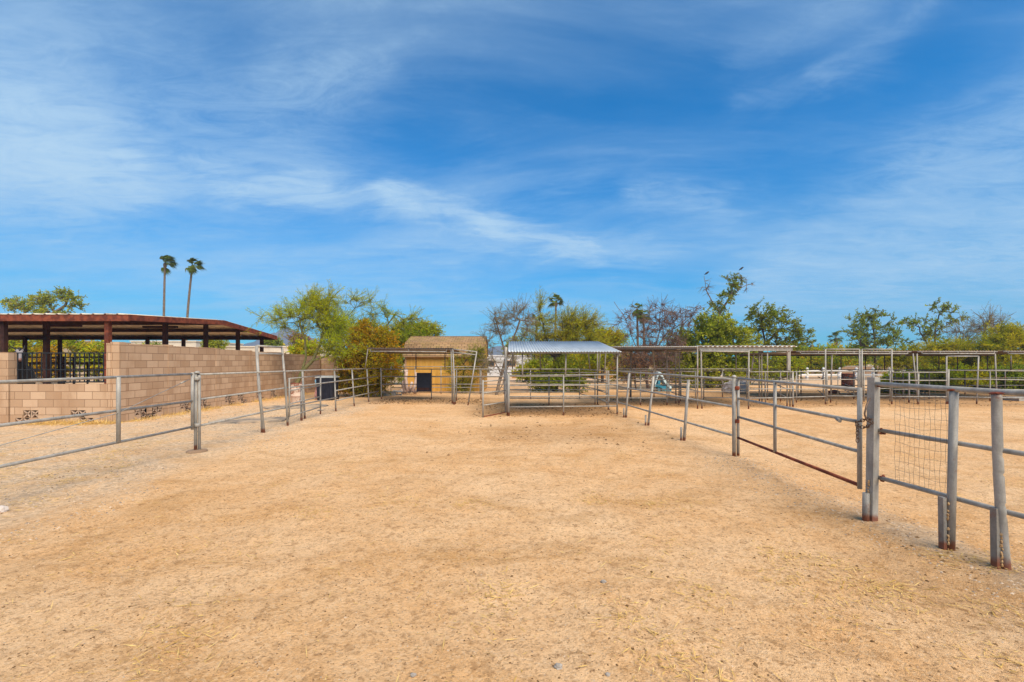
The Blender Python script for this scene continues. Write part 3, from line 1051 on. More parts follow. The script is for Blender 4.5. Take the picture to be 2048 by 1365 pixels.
# --- centre stall with the zinc roof
t = thing('roofed_stall', XY(1125, 15), 'pipe horse stall with a sloping corrugated zinc roof, in the middle of the yard', 'stall')
xl, xr, yf, ybk = -0.10, 3.13, 13.42, 16.65
zs = (1.185, 0.885, 0.56, 0.255)
fl, fr = Vector((xl, yf, 0)), Vector((xr, yf + .12, 0))
for z in zs:
    MB().tube([fl + Vector((0, 0, z)), fr + Vector((0, 0, z + .02))], 0.0185, 10).build('rail', M['galv'], t)
    MB().tube([(xl - .16, ybk, z), (xr, ybk, z)], 0.0175, 10).build('rail', M['galv'], t)
    MB().tube([(xl - .02, yf + .04, z), (xl - .16, ybk, z)], 0.0175, 10).build('rail', M['galv'], t)
    if z > .2:
        MB().tube([(xr, yf + 1.4, z), (xr + .02, ybk, z - .02)], 0.0175, 10).build('rail', M['galv'], t)
for p, top, r in ((fl, 1.22, .034), (XY(1127, yf + .02), 1.21, .022), (fr, 1.93, .026), (Vector((xl - .16, ybk, 0)), 1.25, .024),
                  (Vector((xr, ybk, 0)), 2.25, .024), (Vector((xr, yf + 1.35, 0)), 1.30, .03), (XY(1098, ybk + .03), 1.2, .022), (XY(1190, ybk + .03), 1.2, .022),
                  (Vector((xl - .09, 14.35, 0)), 2.05, .04), (Vector((xl - .03, yf + .1, 0)), 1.2, .03)):
    MB().tube([Vector((p.x, p.y, -.1)), Vector((p.x, p.y, top))], r, 10).build('post', M['galv_foot'], t)
# upper struts that carry the roof
for (a, b) in ((P(1045, 751, 13.4), P(1045, 706, 13.5)), (P(1131, 750, 13.4), P(1132, 705, 13.5)), (P(1180, 742, 16.6), P(1175, 690, 16.6)), (P(1209, 745, 15), P(1212, 696, 15)),
               (P(1025, 738, 16.6), P(1025, 688, 16.6)), (P(1081, 740, 16.6), P(1080, 688, 16.6)), (P(1198, 740, 16.6), P(1202, 688, 16.6))):
    MB().tube([a, b], 0.022, 10).build('post', M['galv'], t)
RZ0, RZ1, RY0, RY1 = 1.885, 2.335, 13.2, 16.75
corrugated('roof', M['roof_zinc'], t, -0.12, 3.18, [(RY0, RZ0), (RY1, RZ1)], 0.085, 0.012)
for y in (RY0 + .12, (RY0 + RY1) / 2, RY1 - .12):
    z = RZ0 + (RZ1 - RZ0) * (y - RY0) / (RY1 - RY0) - .045
    MB().bar((-0.10, y, z), (3.16, y, z), 0.05, 0.05).build('purlin', M['galv_old'], t)
for x in (-0.08, 3.14):
    MB().bar((x, RY0 + .1, RZ0 - .095), (x, RY1 - .1, RZ1 - .10), 0.045, 0.045).build('purlin', M['galv_old'], t)
# its open gate
A, B = G(966, 835.5), Vector((-0.20, 14.1, 0))
t = pipe_thing('pipe_gate', (A + B) / 2, 'narrow pipe gate standing open at the left end of the zinc roofed stall', 'gate', 'pipe gates',
               rails=[([A + Vector((0, 0, z)), B + Vector((0, 0, z))], 0.021, 'galv' if z > .1 else 'rust') for z in (1.03, .70, .345, .02)],
               posts=[([A + Vector((0, 0, 0.0)), A + Vector((0, 0, 1.07))], 0.024, 'galv'), ([B + Vector((0, 0, 0.0)), B + Vector((0, 0, 1.05))], 0.024, 'galv')])

# --- right fence line, from the gate's hinge post back to the stall
hp = G(1468, 917)
ends = (Vector((3.20, 14.3, 0)))
t = thing('pipe_fence', (3.4, 10.5, 0), 'three rail pipe fence with leaning posts, between the wide gate and the zinc roofed stall', 'fence', 'pipe fences')
for z in (1.31, 0.86, 0.382):
    pts = [Vector((hp.x - .03, hp.y, z)), Vector((3.42, 10.0, z + .006)), Vector((3.24, 13.0, z - .01)), Vector((3.19, 14.75, z))]
    if z < .5:
        pts[-1] = Vector((3.17, 14.2, z - .02)); pts.append(Vector((3.14, 14.7, z - .10)))
    MB().tube(pts, 0.0205, 12).build('rail', M['galv'], t)
for (pb, pt) in (((1367, 885), (1377, 760)), ((1295, 855), (1307, 753)), ((1251, 838), (1258, 746))):
    b = G(*pb)
    MB().tube([sunk(b), P(pt[0], pt[1], b.y)], 0.028, 12).build('post', M['galv_foot'], t)
    MB().tube([b + Vector((-.048, 0, -.05)), b + Vector((-.044, 0, .30))], 0.022, 8).build('foot_stub', M['galv_old'], t)
MB().tube([sunk(hp), Vector((hp.x, hp.y, 1.345))], 0.029, 16).build('hinge_post', M['galv_foot'], t)
mb = MB().lathe((hp.x, hp.y, 1.34), [(0.035, 0), (0.037, .010), (0.031, .030), (0.015, .042)], 14)
mb.build('post_cap', M['concrete'], t)

# --- right gate
A = Vector((hp.x + .058, hp.y - .02, 0))
B = Vector((3.56, 4.66, 0))
t = thing('pipe_gate', (A + B) / 2, 'wide four rail pipe gate on the right with a rusty bottom rail, chained shut', 'gate', 'pipe gates')
for z, m_ in ((1.325, 'galv'), (0.995, 'galv'), (0.69, 'galv'), (0.345, 'rust')):
    MB().tube([A + Vector((0, 0, z)), B + Vector((0, 0, z))], 0.0195, 12).build('rail', M[m_], t)
MB().tube([A + Vector((0, 0, .05)), A + Vector((0, 0, 1.33))], 0.023, 14).build('upright', M['galv_foot'], t)
mid = A.lerp(B, 0.42)
MB().tube([mid + Vector((-.01, 0, .345)), mid + Vector((-.01, 0, 1.325))], 0.0215, 12).build('upright', M['galv'], t)
MB().tube([B + Vector((0, 0, .31)), B + Vector((0, 0, 1.345))], 0.0225, 14).build('upright', M['galv'], t)
for z in (1.17, 0.62):
    MB().lathe((A.x - .02, A.y, z), [(0.036, -.03), (0.040, -.02), (0.040, .02), (0.036, .03)], 14).build('hinge', M['rust'], t)
k = A.lerp(B, 0.90) + Vector((-.03, 0, .985))
MB().tube([k + Vector((0, 0.02, 0)), k + Vector((-.02, -.05, -.012))], 0.019, 10).build('latch', M['galv_old'], t)

# --- nearest fence on the right
LP = G(1742.5, 1048)
p2, p3 = G(1900, 1107), G(2012, 1145)
t = thing('pipe_fence', (4.2, 2.5, 0), 'heavy pipe fence nearest on the right, with a square latch post and foot stubs', 'fence', 'pipe fences')
top = P(1747.5, 755, LP.y)
ax = (p3 - LP).normalized()
def lat(y, z, off=0.0):
    """point on the fence line at depth y"""
    x = LP.x + (p3.x - LP.x) * (LP.y - y) / (LP.y - p3.y)
    return Vector((x + off, y, z))
MB().bar(sunk(LP), top, 0.073, 0.073, roll=R(14)).build('latch_post', M['galv_foot'], t)
mb = MB().tube([LP + Vector((-.064, -.01, -.05)), LP + Vector((-.060, -.01, .31))], 0.032, 6)
mb.build('foot_stub', M['galv_old'], t)
for z, r in ((1.382, .0235), (.925, .0200), (.455, .0205)):
    off = 0.0 if z > 1.2 else 0.045
    pts = [lat(4.53, z + .010, off + .012), lat(3.83, z, off), lat(3.48, z - .004, off), lat(2.4, z, off), lat(0.8, z - .01, off), lat(-2, z, off)]
    MB().tube(pts, r, 16).build('rail', M['galv'], t)
MB().lathe(lat(4.455, 1.383, .02) + Vector((0, 0, 0)), [(0.026, -.02), (.029, 0), (.026, .02)], 12).build('rail_cap', M['rust'], t)
MB().tube([sunk(p2), P(1908, 783, p2.y)], 0.0305, 16).build('post', M['galv_foot'], t)
p3t = P(1993, 789, p3.y)
rw = random.Random(12)
pts, rs_ = [sunk(p3)], [0.0315]
for k in range(1, 60):
    u = k / 60
    dent = rw.choice((0, 0, 0, 1)) * rw.uniform(.001, .0042) if .30 < u < .72 else 0
    pts.append(p3.lerp(p3t, u) + Vector((-.016 * math.sin(u * math.pi) - dent, dent, 0))); rs_.append(0.0315 - dent)
pts.append(p3t); rs_.append(0.0315)
MB().tube(pts, rs_, 18).build('post', M['galv_foot'], t)
for b, dx, hh in ((p2, -.045, .47), (p3, -.062, .49)):
    MB().bar(b + Vector((dx, .015, -.05)), b + Vector((dx - .008, .015, hh)), 0.028, 0.05).build('foot_stub', M['galv_old'], t)
for b, q in ((p2, P(1908, 780, p2.y)), (p3, P(1993, 787, p3.y))):
    MB().blob(q, (.042, .042, .012), 3, .4).build('weld', M['rust'], t)
rw = random.Random(2)
for b, dx in ((LP, -.040), (p2, -.030), (p3, -.045)):
    mb = MB()
    for k in range(14):
        if rw.random() < .75:
            mb.blob(b + Vector((dx + rw.uniform(-.006, .006), -.012, .03 + k * .03)), (.011, .011, rw.uniform(.010, .022)), k, .6, 1)
    mb.build('weld', M['weld'], t)
mb = MB()
for q in (lat(4.47, .935, .055), lat(4.47, .465, .055), lat(3.885, .455, .03), lat(3.54, .455, .03)):
    for k in range(5):
        mb.blob(q + Vector((rw.uniform(-.02, .02), rw.uniform(-.01, .01), rw.uniform(-.03, .03))), (.014, .014, .014), k, .6, 1)
mb.build('weld', M['rust'], t)
b = lat(2.2, 0)
MB().tube([sunk(b), lat(2.2, 1.36)], 0.0345, 14).build('post', M['galv_foot'], t)

# latch hook is part of the fence post; chain is a thing of its own
hk = [P(1740, 797, 4.47), P(1733, 812, 4.44), P(1729, 828, 4.42), P(1733, 841, 4.42), P(1741, 845, 4.45)]
MB().tube(hk, 0.0085, 8).build('hook', M['chain'], t)


def chain(pts, parent, L=0.042, r=0.0042):
    pts = [Vector(p) for p in pts]
    d = [0.0]
    for a, b in zip(pts, pts[1:]): d.append(d[-1] + (b - a).length)
    s, i, k = 0.0, 0, 0
    mb = MB()
    while s < d[-1]:
        while i < len(pts) - 2 and d[i + 1] < s: i += 1
        u = (s - d[i]) / max(1e-6, d[i + 1] - d[i])
        c = pts[i].lerp(pts[i + 1], u)
        tdir, side, up = (pts[i + 1] - pts[i]).normalized(), None, None
        sx, ux, _ = frame_of(tdir)
        if k % 2: sx = ux
        loop = []
        for q in range(13):
            a = 2 * math.pi * q / 12
            loop.append(c + tdir * math.cos(a) * L * .62 + sx * math.sin(a) * L * .36)
        mb.tube(loop, r, 6, cap=False)
        s += L * .86
        k += 1
    return mb.build('links', M['chain'], parent)


ch = thing('gate_chain', P(1716, 850, 4.6), 'rusty chain looped between the wide gate and the square latch post, its tail hanging down', 'chain')
chain([P(1719, 843, 4.60), P(1726, 841, 4.56), P(1733, 838, 4.52), P(1741, 838, 4.46), P(1744, 846, 4.46), P(1738, 852, 4.48), P(1730, 855, 4.54), P(1722, 855, 4.58), P(1714, 852, 4.60), P(1713, 845, 4.60), P(1719, 843, 4.60)], ch)
chain([P(1715, 852, 4.57), P(1715, 886, 4.57)], ch)

# sagging wire mesh tied between the rails
mesh_t = MB()
def mesh_pt(u, v):
    """u along the fence 0..1, v from bottom 0 to top 1"""
    y = 4.33 - 0.46 * u
    z = 0.45 + 0.925 * v
    bow = 0.035 * math.sin(v * math.pi * 2.1 + 0.5) + 0.012 * math.sin(5 * v + u * 9) - 0.02 * (1 - u) * math.sin(v * math.pi)
    return lat(y + bow * 0.6, z + 0.012 * math.sin(u * 6 + v * 3), 0.034 + 0.6 * bow)
for k in range(12):
    u = k / 11.0
    mesh_t.tube([mesh_pt(u + 0.012 * math.sin(k * 2.3 + j * .9) * (j % 9 > 0), j / 18) for j in range(19)], 0.00135, 4)
for k in range(11):
    v = 0.035 + k * 0.096
    mesh_t.tube([mesh_pt(j / 12, v + 0.006 * math.sin(k * 1.9 + j)) for j in range(13)], 0.00125, 4)
tag(mesh_t.build('wire_mesh', M['wire']), 'sagging panel of thin wire mesh tied between the rails beside the latch post', 'wire mesh')

# ------------------------------------------------------------------ stalls on the right
fence = lambda lab, loc, rails, posts, rm='galv', pm='galv_foot': pipe_thing('pipe_fence', loc, lab, 'fence', 'pipe fences', rails, posts, rmat=rm, pmat=pm)
Y1 = 16.6
zs4 = (1.255, 0.935, 0.58, 0.262)
fence('four rail pipe fence right of the zinc roofed stall, before the pale blue slide', XY(1285, Y1),
      level(1240, 1334, Y1, Y1, zs4), [([XY(px, Y1 + .02, -.1), XY(px, Y1 + .02, zt)], .023) for px, zt in ((1281, 1.25), (1334, 2.08))])
fence('pipe panel linking the back fence to the right rear corner of the zinc roofed stall', XY(1187, 17.4),
      [([XY(1160, 19.1, z), XY(1213, 15.7, z)], .021) for z in (1.27, .95, .57, .24)],
      [([XY(1213, 15.6, -.1), XY(1213, 15.6, 1.28)], .026, 'galv_old')])
Y2 = 20.2
fence('long weathered back fence behind the first two stalls on the right, under the olive tree', XY(1420, Y2),
      level(1236, 1596, Y2, Y2, (1.255, .89, .55, .24)), [([XY(px, Y2 + .02, -.1), XY(px, Y2 + .02, 1.25)], .022, 'galv_old') for px in (1260, 1308, 1362, 1445, 1530, 1596)], 'galv_old')
fence('dividing pipe fence between the first two roofed stalls on the right', XY(1375, 17.9),
      [([XY(1397, 15.6, z), XY(1340, 20.1, z)], .021) for z in (1.25, .92, .58, .25)],
      [([XY(1361, 18.2, -.1), XY(1361, 18.2, 1.25)], .022)])
pipe_thing('pipe_gate', XY(1366, 16.0), 'four rail pipe gate closing the stall under the finely corrugated flat roof', 'gate', 'pipe gates',
           rails=[([XY(1338, 16.5, z), XY(1392, 15.6, z)], .02) for z in (1.24, .93, .60, .27)],
           posts=[([XY(1338, 16.5, .22), XY(1338, 16.5, 1.26)], .021, 'galv'), ([XY(1391, 15.6, .22), XY(1391, 15.6, 1.26)], .021, 'galv')])

# shelter A
t = thing('shade_shelter', XY(1315, 17), 'flat pipe shade shelter with a finely corrugated roof edge, right of the zinc roofed stall', 'shelter', 'pipe shade shelters')
xa_, xb_ = XY(1229, 15.4).x, XY(1397, 15.4).x
corrugated('roof', M['roof_old'], t, xa_, xb_ - .02, [(15.4, 2.10), (19.0, 2.085)], 0.072, 0.014)
for y, z in ((15.5, 2.045), (17.3, 2.04), (18.9, 2.03)):
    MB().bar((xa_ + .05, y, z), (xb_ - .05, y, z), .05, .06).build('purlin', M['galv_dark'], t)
MB().tube([P(1336, 702, 16.5), P(1394, 703, 15.5)], .022, 8).build('beam', M['galv'], t)
for (a, b, m_) in ((XY(1395, 15.45, -.1), XY(1395, 15.45, 2.08), 'galv_old'), (XY(1352, 17.3, -.1), XY(1351, 17.3, 2.03), 'galv_old'), (XY(1358, 17.3, -.1), XY(1359, 17.3, 2.03), 'galv_old'),
                   (XY(1310, 16.6, 1.25), P(1305, 699, 16.6), 'galv'), (XY(1262, 18.9, 0), XY(1262, 18.9, 2.02), 'galv_old')):
    MB().tube([a, b], .026, 8).build('post', M[m_], t)

# shelter B
t = thing('shade_shelter', XY(1495, 17), 'pipe shade shelter with a boldly wavy pale roof edge, right of the finely corrugated one', 'shelter', 'pipe shade shelters')
xc_, xd_ = XY(1399, 15.4).x, XY(1593, 15.4).x
corrugated('roof', M['roof_old'], t, xc_, xd_, [(15.35, 2.115), (19.0, 2.09)], 0.158, 0.021)
MB().box(((xc_ + xd_) / 2 - .05, 15.46, 2.015), (xd_ - xc_ - .12, .05, .12)).build('fascia', M['galv'], t)
for y in (17.2, 18.8):
    MB().bar((xc_ + .05, y, 2.03), (xd_ - .05, y, 2.03), .05, .07).build('purlin', M['galv_dark'], t)
for (a, b, r, m_) in ((XY(1404, 15.4, -.1), XY(1402, 15.4, 2.0), .028, 'galv_old'), (XY(1497, 15.38, -.1), XY(1497.5, 15.38, 1.98), .026, 'galv_foot'), (XY(1519, 17.3, -.1), XY(1518, 17.3, 2.0), .027, 'galv_old'),
                      (XY(1524, 17.3, -.1), XY(1523, 17.3, 2.0), .024, 'galv_old'), (P(1503, 742, 16), P(1508, 704, 16), .024, 'galv'), (XY(1574, 16.0, -.1), XY(1575, 16.0, 1.98), .024, 'galv_old'),
                      (XY(1580, 16.0, -.1), XY(1580, 16.0, 1.98), .022, 'galv_old'), (XY(1472, 18.7, 1.2), P(1472, 706, 18.7), .022, 'galv'), (XY(1535, 18.8, -.1), XY(1535, 18.8, 2.0), .024, 'galv_old')):
    MB().tube([a, b], r, 8).build('post', M[m_], t)
MB().bar(XY(1577.5, 15.98, 1.28), XY(1577.5, 15.98, 1.93), .09, .035).build('sleeve', M['galv'], t)
MB().tube([P(1403, 703, 15.38), P(1497, 704, 15.37)], .022, 8).build('beam', M['galv'], t)
MB().tube([P(1455, 707.5, 18.5), P(1495, 704, 16)], .022, 8).build('beam', M['galv'], t)
MB().tube([P(1524, 706, 17.2), P(1577, 706, 16)], .02, 8).build('beam', M['galv'], t)

# gate with mesh under shelter B
A, B = XY(1407.5, 17.6), XY(1493.5, 17.6)
t = pipe_thing('pipe_gate', (A + B) / 2, 'pipe gate faced with fine wire mesh under the boldly wavy roof', 'gate', 'pipe gates',
               rails=[([A + Vector((0, 0, z)), B + Vector((0, 0, z))], .02) for z in (1.23, .87, .70, .52, .19)],
               posts=[([p + Vector((0, 0, .12)), p + Vector((0, 0, 1.3))], .021, 'galv') for p in (A, B)])
mb = MB()
for k in range(1, 34):
    p = A.lerp(B, k / 34)
    mb.tube([p + Vector((0, .005, .19)), p + Vector((0, .005, .87))], .0022, 4)
mb.build('mesh_infill', M['wire'], t)
fence('four rail pipe panel below the right half of the boldly wavy roof', XY(1542, 15.8),
      level(1498, 1586, 15.6, 15.9, (1.24, .93, .645, .335)), [([XY(1586, 15.95, -.1), XY(1585, 15.95, 1.25)], .034), ([XY(1531, 17.0, -.1), XY(1531, 17.0, 1.2)], .02)])
fence('dividing pipe fence behind the right hand post of the boldly wavy roof', XY(1570, 18),
      [([XY(1577, 16.2, z), XY(1548, 20.1, z)], .022, 'galv_old') for z in (1.22, .92, .60, .28)], [([XY(1561, 18.2, -.1), XY(1561, 18.2, 1.2)], .022, 'galv_old')])

# long row further right
Y3 = 16.9
fence('four rail pipe panel between the wavy roof and the tall double frame', XY(1620, 16.8),
      level(1588, 1651, 16.6, Y3, (1.22, .92, .58, .29)), [([XY(1593, 17.6, -.1), XY(1593, 17.6, 1.22)], .022)])
def arch(p0, p1, py, Y, lab, lean=0.0, z_bar=None):
    a, b = XY(p0, Y), XY(p1, Y)
    at, bt = P(p0, py, Y), P(p1 + lean, py, Y)
    t = thing('passage_frame', (a + b) / 2, lab, 'frame', 'tall passage frames')
    for q, qt in ((a, at), (b, bt)):
        MB().tube([q + Vector((0, 0, -.1)), qt], .024, 8).build('post', M['galv_foot'], t)
    MB().tube([at, bt], .021, 8).build('crossbar', M['galv'], t)
arch(1651, 1719, 699, Y3, 'tall square pipe frame around the gateway before the rusty burn barrel')
arch(1724, 1783.5, 699, Y3 + .05, 'tall square pipe frame behind the square latch post, before the pale green bush')
arch(1893, 1953, 713, Y3 + .1, 'tall pipe frame with a tilted top bar over the gateway before the long dark hedge', lean=4)
for (p0, p1, lab) in ((1652, 1718, 'four rail pipe gate in front of the rusty burn barrel'), (1726, 1782, 'four rail pipe gate just behind the square latch post, before the pale green bush')):
    A, B = XY(p0 + 2, Y3 + .15), XY(p1 - 2, Y3 + .15)
    pipe_thing('pipe_gate', (A + B) / 2, lab, 'gate', 'pipe gates', rails=[([A + Vector((0, 0, z)), B + Vector((0, 0, z))], .02) for z in (1.23, .92, .58, .30)],
               posts=[([p + Vector((0, 0, .1)), p + Vector((0, 0, 1.26))], .02, 'galv') for p in (A, B)] + [([XY(p0 + (p1 - p0) * .36, Y3 + .2, .25), XY(p0 + (p1 - p0) * .36, Y3 + .2, 1.24)], .015, 'galv')])
fence('four rail pipe panel between the two right hand tall frames, before a pale bush', XY(1840, Y3),
      level(1784, 1893, Y3, Y3, (1.19, .89, .56, .285)), [([XY(1836, Y3 + .02, -.1), XY(1837, Y3 + .02, 1.2)], .024), ([XY(1818, 17.6, -.1), XY(1818, 17.6, 1.18)], .03)])
fence('long pipe fence at the right edge in front of the long dark hedge', XY(1990, Y3),
      [([XY(1900, Y3 + .1, z), XY(2160, 16.3, z - .03)], PR) for z in (1.265, .94, .575, .275)],
      [([XY(1896, Y3 + .12, -.1), XY(1897, Y3 + .12, 1.3)], .03), ([XY(1980, 18.2, -.1), XY(1980, 18.2, 1.2)], .022), ([XY(2060, 16.7, -.1), XY(2060, 16.7, 1.2)], .022)])
Y4 = 22.0
fence('dark weathered pipe fence at the back of the long right hand row of stalls', XY(1850, Y4),
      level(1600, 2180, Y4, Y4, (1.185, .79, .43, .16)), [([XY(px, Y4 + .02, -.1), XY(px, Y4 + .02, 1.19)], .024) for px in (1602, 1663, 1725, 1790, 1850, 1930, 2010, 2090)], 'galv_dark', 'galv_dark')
for (pf, pbk, lab) in ((1655, 1636, 'dividing pipe fence left of the rusty burn barrel'), (1722, 1690, 'dividing pipe fence right of the rusty burn barrel'),
                       (1834, 1772, 'dividing pipe fence beside the pale green bush'), (1894, 1815, 'dividing pipe fence at the left end of the long dark hedge')):
    fence(lab, XY(pf, 19), [([XY(pf, 17.2, z), XY(pbk, 21.9, z)], .021) for z in (1.19, .85, .5, .2)], [([XY((pf * .55 + pbk * .45), 19.2, -.1), XY((pf * .55 + pbk * .45), 19.2, 1.2)], .022)], 'galv_old', 'galv_old')


def flat_shelter(p0, p1, lab, posts, fposts):
    Yf, Yr = 17.6, 22.0
    t = thing('shade_shelter', XY((p0 + p1) / 2, 19.5), lab, 'shelter', 'pipe shade shelters')
    a, b = XY(p0, Yf).x, XY(p1, Yf).x
    corrugated('roof', M['roof_brown'], t, a, b, [(Yf, 2.0), (Yr + .3, 1.93)], 0.11, 0.014)
    MB().tube([(a, Yf + .02, 1.97), (b, Yf + .02, 1.97)], .02, 8).build('beam', M['galv'], t)
    MB().tube([(a + .15, Yf - .01, 1.895), (b - .15, Yf - .01, 1.895)], .022, 8).build('beam', M['galv'], t)
    n = max(2, int((b - a) / 0.72))
    for k in range(n + 1):
        x = a + .15 + (b - a - .3) * k / n
        MB().tube([(x, Yf, 1.895), (x, Yf, 1.97)], .014, 6).build('strut', M['galv'], t)
    MB().bar((a, Yr, 1.885), (b, Yr, 1.885), .05, .07).build('beam', M['galv_dark'], t)
    for px in posts:
        MB().tube([XY(px, Yr - .03, 1.18), XY(px, Yr - .03, 1.87)], .022, 8).build('post', M['galv_dark'], t)
    for (px, pt) in fposts:
        MB().tube([XY(px, Yf + .05, -.1), XY(pt, Yf + .05, 1.9)], .025, 8).build('post', M['galv_old'], t)


flat_shelter(1593, 1823, 'flat dark roofed shade shelter standing over the gateways near the rusty burn barrel', (1622, 1682, 1731, 1769), ((1661, 1664), (1722, 1722)))
flat_shelter(1836, 1996, 'flat dark roofed shade shelter just left of the one cut by the edge', (1878, 1915, 1975), ((1836, 1826), (1835, 1834)))
flat_shelter(2008, 2230, 'flat dark roofed shade shelter at the right edge before the yellow green trees', (2022, 2075, 2140), ((1994, 1990),))

# ------------------------------------------------------------------ shed
t = thing('garden_shed', (-3.6, 25.9, 0), 'mustard coloured wooden shed with a brown shingled gambrel roof behind the flat shade shelter', 'shed')
sx0, sx1, sy0, sy1 = -5.70, -1.50, 24.2, 27.6
mb = MB()
prof = []
x = sx0
prof.append((sx0, sy0))
while x < sx1 - 0.2:
    prof += [(x + 0.195, sy0), (x + 0.198, sy0 + .012), (x + 0.212, sy0 + .012), (x + 0.215, sy0)]
    x += 0.215
prof += [(sx1, sy0), (sx1, sy1), (sx0, sy1)]
mb.prism([Vector((a, b, -0.1)) for a, b in prof], (0, 0, -0.1), (0, 0, 1.93))
mb.build('wall', M['siding'], t)
line = [(23.95, 1.90), (24.55, 2.61), (25.9, 3.0), (27.25, 2.61), (27.85, 1.90)]
for (xx, th) in ((sx0 + .003, .02), (sx1 - .023, .02)):
    MB().prism([Vector((xx, y, z - .02)) for y, z in [(24.22, 1.935), (24.6, 2.58), (25.9, 2.96), (27.2, 2.58), (27.58, 1.935)]], (0, 0, 0), (th, 0, 0)).build('gable', M['siding'], t)
rp = [Vector((sx0 - .06, y, z)) for y, z in line] + [Vector((sx0 - .06, y, z - .05)) for y, z in line[::-1]]
MB().prism(rp, (0, 0, 0), (sx1 - sx0 + .12, 0, 0)).build('roof', M['shingle'], t)
MB().box(((sx0 + sx1) / 2, 24.545, 2.605), (sx1 - sx0 + .13, .05, .03)).build('ridge_trim', M['trim'], t)
MB().box(((sx0 + sx1) / 2, 25.9, 3.005), (sx1 - sx0 + .13, .16, .03)).build('ridge_trim', M['brown_wall'], t)
MB().box(((sx0 + sx1) / 2, 23.97, 1.86), (sx1 - sx0 + .10, .03, .085)).build('fascia', M['trim'], t)
MB().box((sx0 + .05, sy0 - .012, 0.9), (.09, .022, 1.9)).build('corner_board', M['trim'], t)
MB().box((sx1 - .05, sy0 - .012, 0.9), (.09, .022, 1.9)).build('corner_board', M['trim'], t)

# black tub hung on the fence
c = XY(849, 19.0)
t = thing('feed_bin', c, 'tall black feed bin hanging on the back fence before the tan shed', 'bin')
zt, zb, hw = P(849, 746, 19).z, P(849, 783, 19).z, 0.28
mb = MB()
dpt = 0.22
for (xx) in (-hw, hw):
    mb.box((c.x + xx, 18.93, (zt + zb) / 2), (.03, dpt, zt - zb))
mb.box((c.x, 18.93 - dpt / 2 + .014, (zt + zb) / 2), (hw * 2 - .036, .026, zt - zb - .004))
mb.box((c.x, 18.93 + dpt / 2 - .014, (zt + zb) / 2), (hw * 2 - .036, .026, zt - zb - .004))
mb.box((c.x, 18.93, zb + .03), (hw * 2 - .036, dpt - .06, .04))
mb.build('shell', M['black_plastic'], t)
MB().box((c.x, 18.93 - dpt / 2 - .004, zb + .11), (hw * 1.7, .01, .10)).build('worn_panel', M['rust_dark'], t)
for s in (-1, 1):
    MB().tube([(c.x + s * .2, 19.02, zt - .03), (c.x + s * .2, 19.07, zt - .06), (c.x + s * .2, 19.11, zt - .10)], .01, 6).build('hook', M['galv_old'], t)

# dead cactus, blocks by the shed
mb = MB()
b = XY(817, 22.0)
rr = random.Random(4)
for (pp) in ([(815, 785), (813, 770), (811, 757), (813, 744)], [(818, 785), (822, 772), (824, 765)], [(812, 785), (806, 770), (807, 762)], [(824, 785), (830, 772), (833, 755), (832, 746)], [(828, 786), (838, 778), (839, 772)], [(808, 786), (801, 780)]):
    pts = [P(x_, y_, 22.0 + rr.uniform(-.15, .15)) for x_, y_ in pp]
    mb.tube(pts, [0.085 * (1 - .45 * i / len(pts)) + .02 * rr.random() for i in range(len(pts))], 8)
mb.blob(P(812, 742, 22), (.10, .08, .12), 2, .4)
tag(mb.build('dead_cactus', M['stump']), 'pale dried up cactus with several stubs at the left corner of the tan shed', 'cactus')
def cinder(loc, rz, tilt, lab):
    t = thing('cinder_block', loc, lab, 'block', 'cinder blocks')
    mb = MB()
    for (cx_, s) in (((0, .086, 0), (.42, .028, .2)), ((0, -.086, 0), (.42, .028, .2)), ((.19, 0, 0), (.03, .144, .196)), ((-.19, 0, 0), (.03, .144, .196)), ((0, 0, 0), (.03, .144, .196))):
        mb.box(cx_, s)
    me = bpy.data.meshes.new('shell')
    me.from_pydata([tuple(v) for v in mb.v], [], mb.f)
    o = link('shell', me, M['concrete'], t)
    o.rotation_euler = (R(90) + tilt, tilt * .6, rz)
    o.location = (0, 0, .11)
cinder(XY(795, 21.3, 0), .15, .15, 'tilted cinder block showing its two hollow cores, before the hedge left of the shed')
MB().box(XY(775, 21.2, .09), (0.75, .4, .22), .1).build('concrete_slab', M['concrete'])
tag(bpy.context.scene.objects['concrete_slab'], 'pale broken concrete slab lying beside the hollow cinder block', 'slab')

# ------------------------------------------------------------------ barrels, bins, mats on the left
def barrel(name, c, r, h, m_, lab, cat, rim):
    t = thing(name, c, lab, cat)
    prof = [(r * .96, 0), (r, .02), (r, h * .32), (r * 1.035, h * .335), (r * 1.035, h * .355), (r, h * .37), (r, h * .64), (r * 1.035, h * .655), (r * 1.035, h * .675), (r, h * .69), (r, h - .02), (r * 1.02, h)]
    prof += [(r * .95, h), (r * .94, h * .55), (0.01, h * .55)]
    MB().lathe(c, prof, 24).build('drum', m_, t)
    MB().lathe(Vector(c) + Vector((0, 0, h - .004)), [(r * 1.005, 0), (r * 1.045, .006), (r * 1.045, .02), (r * .97, .02)], 24).build('rim', rim, t)
def drum_fn(t):
    v = obj_co(t)
    z = t.sep(v)[2]
    n = t.noise(v, 5, 6, .7)
    f = t.ramp(t.math('ADD', n, t.math('MULTIPLY', z, .16)), .58, .68)
    ring = t.ramp(t.math('ABSOLUTE', t.math('SUBTRACT', z, .25)), .015, .05, .45, 0)
    c = t.mix(t.math('MAXIMUM', f, ring), (.60, .46, .36), (.26, .085, .04))
    return princ(t, c, .8, .1, t.bump(n, .2, .01), .3)
M['drum'] = mat('rusty_cream_drum', drum_fn)
barrel('oil_drum', XY(594, 17.6), .225, .74, M['drum'], 'cream painted oil drum streaked with rust at the foot of the palo verde tree', 'drum', M['rust'])
t = thing('burn_barrel', XY(1696, 27.8), 'dark red rusty mesh burn barrel on the sand before the white fence', 'barrel')
c = XY(1696, 27.8)
